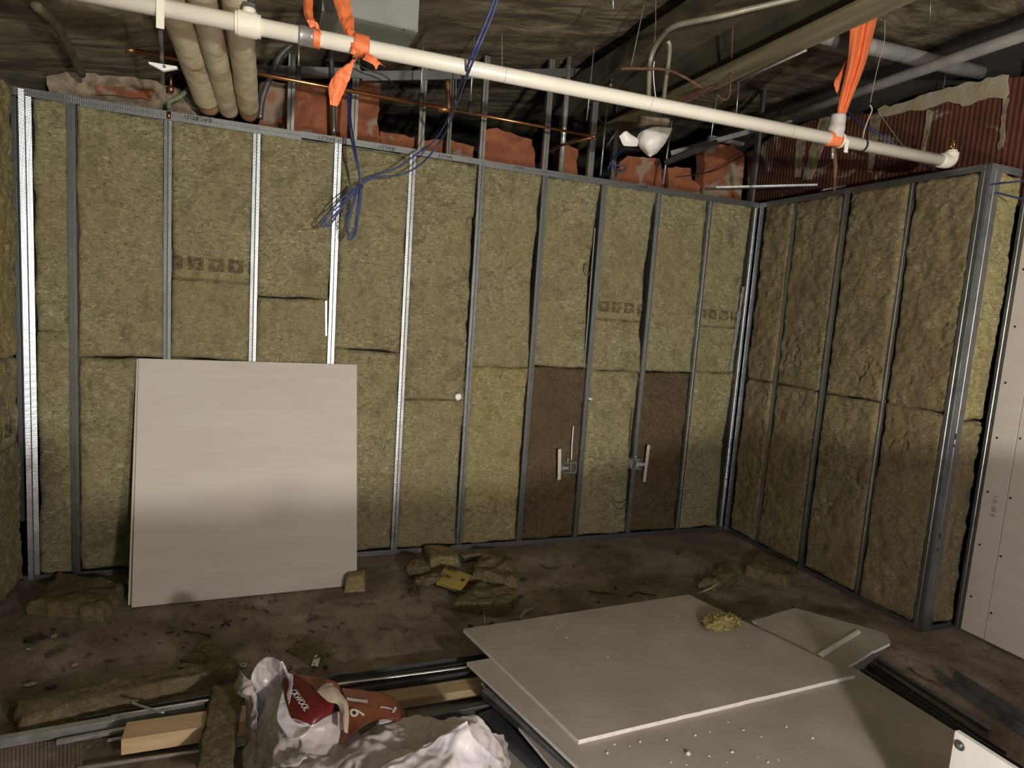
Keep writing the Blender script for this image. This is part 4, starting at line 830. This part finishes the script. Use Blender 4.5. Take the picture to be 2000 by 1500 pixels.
# ---------------------------------------------------------------- upper framing
YU = .10
gu = 'upper studs rising to the ceiling'
def zc(x): return float(np.interp(x, cx, cz))
for k, (u, w_, lab, mt) in enumerate(((566, .035, 'upper stud left of the orange ribbon tail', STW), (690, .035, 'upper stud right behind the blue cable', STW), (822, .034, 'upper stud behind the left black hangers', STW), (942, .032, 'upper stud between hanger and brick block', STW), (1067, .034, 'upper stud left of the round grey post', STW),
        (1157, .038, 'upper stud at the end of the copper pipe', STW), (1202, .030, 'dull upper stud right of the silver rod', STDK), (876, .022, 'thin distant upper stud below the copper elbow', STDK), (1482, .03, 'dull upper stud in the right back corner', STDK))):
    p = Yp(u, 290, YU); stud((p[0], YU), BU, BN, H+.004, zc(p[0])-.02, lab, gu, mat=mt, screws=False, w=w_, d=.03)
p = Yp(1098, 300, YU); o = MB().tube([(p[0], YU, H+.005), (p[0], YU, zc(p[0]))], .017, 16).build('round_post', ZINC, smooth=True); tag(o, 'round galvanized conduit post behind the sprinkler pipe', 'conduit')
p0, p1, p2 = Yp(500, 138, YU-.0), Yp(760, 138, YU), Yp(1190, 142, YU)
for A, B_, lab in ((p0, Yp(705, 145, YU), 'upper horizontal track behind the orange ribbon'), (Yp(705,150,YU), p2, 'upper horizontal track behind the middle of the sprinkler pipe')):
    t = thing('metal_track', lab, 'track', A, 'upper tracks at the ceiling'); MB().bar(A, B_, .03, .05).build('channel', STDK, t)
lowp = lambda u, v, y: Yp(u, v, y)
for k, (u, v0, v1, r_, y, lab) in enumerate(((1166+18, 0, 340, .006, -.05, 'x'), )): pass
def yrod(px, y, r_, mat, name, lab, cat, grp=None, n=8, sm=6):
    P = [Yp(*p[:2], p[2] if len(p) > 2 else y) for p in px]; P = cr(P, sm) if len(P) > 2 else np.array(P)
    o = MB().tube(P-P[0], r_, n).build(name, mat, smooth=True); o.location = P[0]; return tag(o, lab, cat, grp)
yrod([(1186,205),(1173,342)], .05, .0055, ZINC, 'thin_rod', 'silver rod standing on the top track, left one', 'rod', 'thin silver rods')
yrod([(1312,235),(1295,360)], .02, .006, ZINC, 'thin_rod', 'silver rod right of the white torn cover', 'rod', 'thin silver rods')
yrod([(1160,95),(1146,236)], -.3, .0035, ZINC, 'thin_rod', 'hanging rod with a ball tip above the copper pipe end', 'rod', 'thin silver rods')
yrod([(1401,185),(1387,278)], -.1, .004, ZINC, 'thin_rod', 'hanging rod above the small steel channel at right', 'rod', 'thin silver rods')
yrod([(1443,160),(1438,225)], -.3, .004, ZINC, 'thin_rod', 'hanging rod left of the dark conduit, near the beam', 'rod', 'thin silver rods')
yrod([(1196,-20),(1198,18)], -1.0, .004, ZINC, 'thin_rod', 'short white rod at the top edge of the frame', 'rod', 'thin silver rods')
yrod([(891,140),(890,215)], .0, .003, ZINC, 'thin_rod', 'fine rod beside the copper elbow', 'rod', 'thin silver rods')
yrod([(980,30),(981,140)], -.2, .0015, TWINE, 'hanging_wire', 'fine wire hanging left of the ceiling hook', 'wire', 'fine hanging wires')
yrod([(1262,-10),(1233,128)], -.95, .002, CONDU, 'hanging_wire', 'slanting wire left of the hooked conduit', 'wire', 'fine hanging wires')
yrod([(1281,-10),(1280,60),(1276,100)], -.95, .002, CONDU, 'hanging_wire', 'vertical wire above the hooked conduit', 'wire', 'fine hanging wires')
yrod([(1728,40),(1727,80),(1712,140),(1700,200)], -1.2, .0015, TWINE, 'hanging_wire', 'wire hanging right of the tall orange ribbon', 'wire', 'fine hanging wires')
yrod([(1925,30),(1908,75)], -1.1, .003, RUST, 'hanging_wire', 'short brown wire crossing the grey conduit', 'wire', 'fine hanging wires')
yrod([(1912,80),(1898,170),(1893,205)], -1.1, .0015, TWINE, 'hanging_wire', 'long fine wire above the sprinkler head', 'wire', 'fine hanging wires')
yrod([(1893,205),(1888,240),(1884,262),(1878,288),(1880,296)], -1.15, .0035, TWINE, 'twine_strand', 'knotted twine ending at the sprinkler head', 'twine')
yrod([(1699,205),(1703,215),(1695,235),(1688,255),(1684,280)], -1.22, .0035, TWINE, 'twine_strand', 'white twine loop hanging onto the pipe near its right end', 'twine')
yrod([(1848,138),(1843,170),(1835,205),(1838,235),(1857,257)], -1.0, .002, CONDU, 'hanging_wire', 'curved wire in front of the clay blocks, middle', 'wire', 'fine hanging wires')
yrod([(1715,218),(1745,260),(1765,285),(1780,287)], -1.0, .002, CONDU, 'hanging_wire', 'curved wire in front of the clay blocks, left', 'wire', 'fine hanging wires')
yrod([(1895,110),(1875,165),(1860,225)], -1.0, .003, RUST, 'hanging_wire', 'dark straight wire left of the long fine wire', 'wire', 'fine hanging wires')
# conduits
t = yrod([(1266,215,-1.0),(1268,150,-1.0),(1272,110,-1.0),(1290,75,-1.08),(1320,50,-1.2),(1400,33,-1.35),(1480,14,-1.45),(1560,-5,-1.55)], -1.0, .0115, CONDU, 'bent_conduit', 'pale bent conduit hooking up from the white cover', 'conduit', n=14)
yrod([(1294,215),(1300,160),(1306,120),(1308,90),(1304,80)], -.95, .0105, CONDU, 'bent_conduit', 'shorter bent conduit right of the pale one', 'conduit', n=14)
yrod([(1278,120),(1276,140),(1279,180),(1282,192)], -1.03, .0025, WHITE, 'hanging_wire', 'white wire along the hooked conduit', 'wire', 'fine hanging wires')
yrod([(1230,90),(1202,130),(1192,170)], -.3, .008, CONDD, 'conduit_stub', 'short dark conduit stub left of the rusty rod', 'conduit')
yrod([(1212,134),(1250,134),(1300,136),(1335,150),(1370,171)], -1.04, .0065, RUST, 'rusty_rod', 'thin rusty rod crossing the hooked conduits', 'rod')
yrod([(1300,208),(1350,187),(1400,165)], -1.0, .009, simple('dark_rust', (.045, .014, .010), (.08, .028, .018), 20, .8), 'rusty_angle', 'dark red steel bar under the olive beam', 'bar')
yrod([(1432,0),(1430,80),(1427,160),(1424,188),(1415,195),(1400,185)], -1.05, .004, RUST, 'rusty_rod', 'vertical rusty rod with hooked bottom in front of beam', 'rod')
yrod([(573,84),(548,108),(535,135),(522,165),(512,195),(508,232)], .02, .015, CONDD, 'bent_conduit', 'dark curved conduit dropping beside the wrapped pipes', 'conduit', n=14)
yrod([(646,95),(651,200),(652,262)], .06, .013, CONDD, 'straight_conduit', 'dark straight conduit behind the orange ribbon tail', 'conduit', n=14)
yrod([(695,122),(715,135),(750,148),(775,170),(795,196)], -.1, .004, BLACKC, 'black_cable', 'thin black cable curving behind the copper pipe', 'cable')
yrod([(1148,205),(1215,290),(1180,330)][:2], .15, .006, CONDD, 'slanted_rod', 'dim rod slanting behind the sprinkler pipe', 'rod')
yrod([(1235,210),(1185,285)], .1, .007, CONDD, 'slanted_rod', 'dim rod slanting left of the white cover', 'rod')
yrod([(1330,345),(1390,335),(1430,315),(1465,295)], .1, .004, BLACKC, 'black_cable', 'thin black cable across the right brick blocks', 'cable')
# beams and long pipes running towards the camera
def along_y(x, z, w, h, name, mat, lab, cat, y0=.5, y1=-3.9):
    o = MB().box((x-w/2, y1, z), (x+w/2, y0, z+h)).build(name, mat); return tag(o, lab, cat)
bx = Zp(1500, 118, 2.70)[0]
t = thing('steel_beam', 'olive steel beam running overhead towards the viewer', 'beam', (bx, .6, 2.70))
MB().box((bx-.10, -3.9, 2.70), (bx+.05, 1.0, 2.718)).build('bottom_flange', BEAM, t, bevel=.003); MB().box((bx-.008, -3.9, 2.718), (bx+.008, 1.0, 3.02)).build('web', BEAMD, t); MB().box((bx-.10, -3.9, 3.02), (bx+.05, 1.0, 3.036)).build('top_flange', BEAMD, t)  # web and top flange darker: shade above the flange put into their colour
along_y(bx-.25, 2.84, .2, .10, 'cable_tray', BEAMD, 'dark flat duct beside the left side of the beam', 'duct')
along_y(bx+.20, 2.90, .07, .12, 'shade_strip', BEAMD, 'dark narrow strip standing for shade between the beam and grey pipe', 'beam')  # dark bar added where shade falls on the ceiling beside the beam
A = Zp(1500, 240, 2.77); B_ = Zp(2000, 68, 2.77); d_ = (A-B_)/np.linalg.norm(A-B_)
o = MB().tube([A+d_*.6, B_-d_*1.2], .026, 20).build('steel_pipe', GREYP, smooth=True); tag(o, 'long grey steel pipe slanting up to the right edge', 'pipe')
A = Zp(1440, 160, 2.68); B_ = Zp(1575, 98, 2.68); o = MB().tube([A, B_], .005, 8).build('thin_conduit', ZINC, smooth=True); tag(o, 'thin bright conduit along the underside of the beam', 'conduit')
A = Zp(1610, 70, 2.95); B_ = Zp(1945, 150, 2.95); o = MB().tube([A-(B_-A)*.15, B_], .038, 24).build('drain_pipe', GREYP, smooth=True); tag(o, 'thick grey crosswise pipe behind the tall orange ribbon', 'pipe')
o = MB().tube([Zp(1815, 60, 2.92), Zp(1812, 20, 2.98)+(0, 0, .1)], .004, 8).build('pipe_hanger', CONDD, smooth=True); tag(o, 'thin rod hanger holding the thick crosswise pipe', 'hanger')
A, B_ = Zp(1470, 75, 2.97), Zp(1478, 10, 2.97); o = MB().tube([A+(0, 0, .0), A+(0, 0, .12)], .05, 20).build('pipe_stub', GREYP, smooth=True); tag(o, 'stubby grey pipe going into the ceiling', 'pipe')
o = MB().tube(cr([Zp(70,10,2.40), Zp(110,50,2.42), Zp(135,95,2.44), Zp(160,145,2.44)], 8), .016, 12, jit=.2).build('sooty_cable', BEAMD, smooth=True); tag(o, 'sooty dark cable under the ceiling at far left', 'cable')
for k, (a, b_, lab) in enumerate((((1310,300),(1545,235),'dim steel angle slanting to the left of orange ribbon'), ((1300,318),(1400,278),'short dim steel channel above the low brick stub'))):
    A, B_ = Yp(*a, .0), Yp(*b_, -.3); o = MB().bar(A, B_, .03, .03).build('steel_angle', STDK); tag(o, lab, 'bar')
o = MB().bar(Yp(1386,268,.1), Yp(1450,282,.1), .04, .02).build('small_channel', ZINC); tag(o, 'small steel channel on top of the right brick block', 'bracket')
o = MB().bar(Yp(1398,367,-.02), Yp(1595,362,-.35), .05, .012).build('loose_channel', ZINC); tag(o, 'loose white-grey channel lying on the corner of the top tracks', 'track')
o = MB().bar(Yp(1605,372,-.4)+(0, 0, .0), Yp(1650,364,-.45), .03, .012).build('white_bracket', ZINC); tag(o, 'crumpled light bracket at the foot of the rusty stem', 'bracket')
# white torn cover
t = thing('torn_cover', 'white torn plastic cover hanging under the sprinkler pipe', 'cover', Yp(1275, 245, -.55))
MB().grid(patch(Yr([[(1246,262,0), (1262,252,-.05), (1285,247,-.05), (1313,250,0)], [(1243,272,.0), (1262,272,-.07), (1290,268,-.08), (1309,264,0)], [(1250,288,0), (1264,290,-.06), (1284,288,-.06), (1299,280,0)], [(1264,304,.02), (1268,306,-.01), (1272,306,-.01), (1282,300,.02)]], -.55), 10, .003, 14, 2)).build('shell', WHITEC, t, smooth=True, solid=.003)
MB().grid(patch(Yr([[(1209,266,0), (1222,256,-.02), (1232,262,0)], [(1215,280,0), (1230,275,-.02), (1246,272,-.02)], [(1219,285,0), (1235,286,-.01), (1246,286,0)]], -.56), 8, .002, 14, 3)).build('side_flap', WHITEC, t, smooth=True, solid=.003)
MB().tube([Yp(1250,238,-.52), Yp(1302,240,-.52)], .030, 12, jit=.6).build('foam_collar', MORTAR, t, smooth=True)

# ---------------------------------------------------------------- blue cables
gb = 'blue data cables'
def cable(pts, lab, r_=.0042, n=8, y=-.32, mat=BLUE, name='blue_cable', grp=gb):
    P = cr([Yp(p[0], p[1], p[2] if len(p) > 2 else y) for p in pts], 10); o = MB().tube(P-P[0], r_, n).build(name, mat, smooth=True); o.location = P[0]; return tag(o, lab, 'cable', grp)
cable([(972,-20,-1.45),(950,40,-1.4),(925,100,-1.36),(905,150,-1.2),(885,205,-.7),(868,245,-.4),(845,278,-.3),(815,300),(775,328),(735,342),(702,360),(660,395),(635,432),(642,442),(665,410),(703,362)], 'blue cable falling from the ceiling and looping left, front strand', .0045)
cable([(978,-20,-1.45),(958,40,-1.4),(932,100,-1.36),(908,160,-1.2),(888,215,-.7),(872,255,-.4),(850,290,-.3),(820,322),(780,342),(740,345),(703,362),(665,400),(630,430),(634,443),(655,418),(704,366)], 'blue cable falling from the ceiling and looping left, rear strand', .0045)
cable([(677,150,-.05),(680,200,-.1),(683,250,-.2),(692,300),(703,355),(698,400),(690,460),(680,465),(682,430),(700,364)], 'blue cable dropping behind the ribbon tail into the narrow loop', .0045)
cable([(682,150,-.05),(683,200,-.1),(687,250,-.2),(697,310),(705,362),(702,410),(690,450),(678,452),(688,400),(703,362)], 'second blue cable dropping into the narrow loop', .0045)
cable([(701,362),(690,392),(679,430),(680,455),(692,462),(700,420),(704,364)], 'inner blue strand of the narrow hanging loop', .0045, y=-.33)
cable([(703,362),(682,385),(670,410),(674,428),(682,412),(702,366)], 'small inner blue loop of the hanging coil', .003)
MB_t = MB().tube(cr([Yp(698,358,-.33), Yp(708,362,-.325), Yp(706,368,-.31), Yp(697,364,-.31), Yp(698,358,-.33)], 5), .003, 6).build('cable_tie', BLACKC, smooth=True); tag(MB_t, 'tie binding the hanging blue coil', 'tie')
cable([(1500,392,-.05),(1560,391,-.3),(1650,392,-.6),(1750,384,-.9),(1850,370,-1.2),(1920,362,-1.5),(2010,352,-1.7)], 'dark blue cable sagging across the right wall', .004)
cable([(1520,262,.0),(1570,220,-.2),(1600,203,-.4),(1640,205,-.7),(1680,240,-.9),(1730,270,-1.0),(1800,320,-1.1),(1870,352,-1.3),(1930,372,-1.5),(2010,392,-1.7)], 'dark blue cable hanging behind the pipe end and out of frame', .005)
cable([(1190,320,.1),(1215,295,.1),(1240,270,.1),(1255,250,.1)], 'blue cable bundle behind the white cover, upper strand', .005)
cable([(1196,325,.1),(1215,322,.08),(1222,330,.08),(1205,335,.08),(1198,322,.1)], 'small blue coil beside the brick block under the white cover', .005)
cable([(1187,330,.1),(1205,300,.1),(1235,282,.1)], 'blue cable bundle behind the white cover, lower strand', .005)

# ---------------------------------------------------------------- electrical boxes, pipe caps, wires on the wall
BRK = simple('pale_zinc', (.52, .48, .40), (.62, .58, .50), 90, .5, .2)
def ebox(c, xs_, lab, brk, sd):
    t = thing('electrical_box', lab, 'box', Yp(*c, -.02), 'electrical boxes on the back wall'); a_, b_ = Yp(c[0]-xs_, c[1]-10, -.05), Yp(c[0]+xs_, c[1]+10, -.05)
    mb = MB(); w = .003
    x0_, x1_, z0_, z1_ = a_[0], b_[0], b_[2], a_[2]
    mb.box((x0_, -.035, z0_), (x0_+w, .03, z1_)).box((x1_-w, -.035, z0_), (x1_, .03, z1_)).box((x0_, -.035, z0_), (x1_, .03, z0_+w)).box((x0_, -.035, z1_-w), (x1_, .03, z1_)).box((x0_, .025, z0_), (x1_, .03, z1_)); mb.build('housing', ZINC, t)
    MB().box(((x0_+x1_)/2+.012, -.037, z0_), ((x0_+x1_)/2+.017, .02, z1_)).build('divider', ZINC, t)
    MB().box((x0_+.008, -.03, z0_+.01), (x0_+.03, .0, z1_-.012)).build('inner_clamp', STDK, t)
    (u0, v0), (u1, v1), hw = brk; A, B_ = Yp(u0, v0, -.045), Yp(u1, v1, -.045)
    MB().bar(A, B_, .022, .003, (0, 1, 0)).build('bracket_arm', BRK, t)
    MB().bar(((x0_+x1_)/2, -.03, (z0_+z1_)/2), ((A[0]+B_[0])/2, -.045, (z0_+z1_)/2), .02, .003, (0, 1, 0)).build('bracket_link', ZINC, t)
    MB().tube([((x0_+x1_)/2+.0, -.01, z1_), ((x0_+x1_)/2, -.01, z1_+.02)], .006, 10).build('connector', ZINC, t, smooth=True)
    for dx_ in (.012, x1_-x0_-.012): MB().disc((x0_+dx_, -.02, z0_-.004), (0, 0, 1), .004, .005, 8).build('screw', SCREW, t)
    return t
ebox((1113,915), 15, 'left electrical box with wide ribbed bracket on the left brown batt', ((1093,877),(1092,937),0), 1)
ebox((1247,908), 9, 'right electrical box with narrow slanted bracket on the right brown batt', ((1267,869),(1258,941),0), 2)
yrod([(1120,832),(1117,870),(1116,898)], -.02, .004, WHITE, 'white_wire', 'white wire spike above the left electrical box', 'wire')
for u, v, r_, lab in ((895,775,.019,'white round pipe plug beside a back wall stud, mid wall'), (1155,780,.013,'smaller dark round pipe plug between the electrical box studs')):
    c_ = Yp(u, v, -.02); t = thing('round_plug', lab, 'plug', c_, 'round ends on the back wall'); MB().disc(c_+(0, .05, 0), (0, -1, 0), r_, .055, 24).build('face', WHITEC if u < 1000 else ZINC, t, smooth=False, bevel=.003); MB().disc(c_+(.004, .05, -.003), (0, -1, 0), r_*1.25, .035, 24).build('collar', STDK, t)
yrod([(1228,975),(1210,982),(1202,980),(1198,975)], -.01, .002, BLACKC, 'thin_wire', 'thin black wire loop on the olive lower batt, upper one', 'wire'); yrod([(1222,982),(1217,992),(1208,994),(1200,985)], -.01, .002, BLACKC, 'thin_wire', 'thin black wire loop on the olive lower batt, lower one', 'wire')
yrod([(1150,520),(1143,515),(1141,530),(1148,538),(1152,530)], -.012, .003, WOOLF, 'wool_thread', 'curled wool thread beside a mid wall stud', 'thread')
# shiny sheet strips seen in the stud gaps
gg = 'shiny metal strips seen in gaps beside studs'
for k, (a, b_, lab) in enumerate((((1162,445),(1141,720),'thin bright metal edge left of the left electrical box stud, upper'), ((637,588),(637,655),'short bright metal edge above leaning board corner'), ((1235,795),(1228,880),'bright metal edge left of the right electrical box stud'))):
    A, B_ = Yp(*a, -.004), Yp(*b_, -.004); o = MB().bar(A, B_, .008, .002, (0, 1, 0)).build('metal_edge', SCREW); tag(o, lab, 'edge', gg)
A, B_ = Yp(1453,560,-.006), Yp(1428,725,-.006); P = A+(B_-A)*np.linspace(0, 1, 30)[:, None]; w = .012+.012*np.abs(fbm(P, 22, 3, 3))*3
o = MB().grid(np.array([[p-(x_, 0, 0), p+(x_*.4, 0, 0)] for p, x_ in zip(P, w)])).build('metal_edge', ZINC, solid=.001); tag(o, 'ragged bright metal strip left of the right corner studs', 'edge', gg)
# short stack of track by the floor track
t = thing('track_offcuts', 'short nested stack of steel track offcuts against floor track', 'track', Zp(935, 1085, .0)); A, B_ = Zp(903, 1086, .03), Zp(948, 1080, .03)
for k in range(4): MB().bar(A-(0, 0, .006+k*.006), B_-(0, 0, .006+k*.006), .04, .004).build('offcut', ZINC if k % 2 == 0 else STDK, t)

# ---------------------------------------------------------------- unseen blockers added behind the viewer to shade floor and lower wall
gk = 'light blockers added behind the viewer'
def blocker(x0, x1, zt, lab, slope=0.):
    t = thing('light_blocker', lab, 'blocker', (x0, -4.3, 0), gk)
    MB().slab([(x0, -4.20, .002), (x1, -4.20, .002), (x1, -4.20, zt+slope), (x0, -4.20, zt)], (0, -.4, 0)).build('blocker_body', PLASTIC, t, bevel=.004)
    return t
blocker(-.30, 1.12, 1.284, 'tall added pack behind the viewer, left')
p_ = blocker(1.122, 1.80, 1.194, 'lower added pack behind the viewer, middle')
MB().tube([(1.39, -4.2, 1.185), (1.39, -4.6, 1.185)], .026, 16).build('blocker_bump', PLASTIC, p_, smooth=True)  # added roll that shapes the round bump in the shadow edge
blocker(1.802, 2.25, 1.20, 'sloping added pack behind the viewer, right', .10)
blocker(2.252, 3.9, 1.30, 'long added pack behind the viewer, far right')
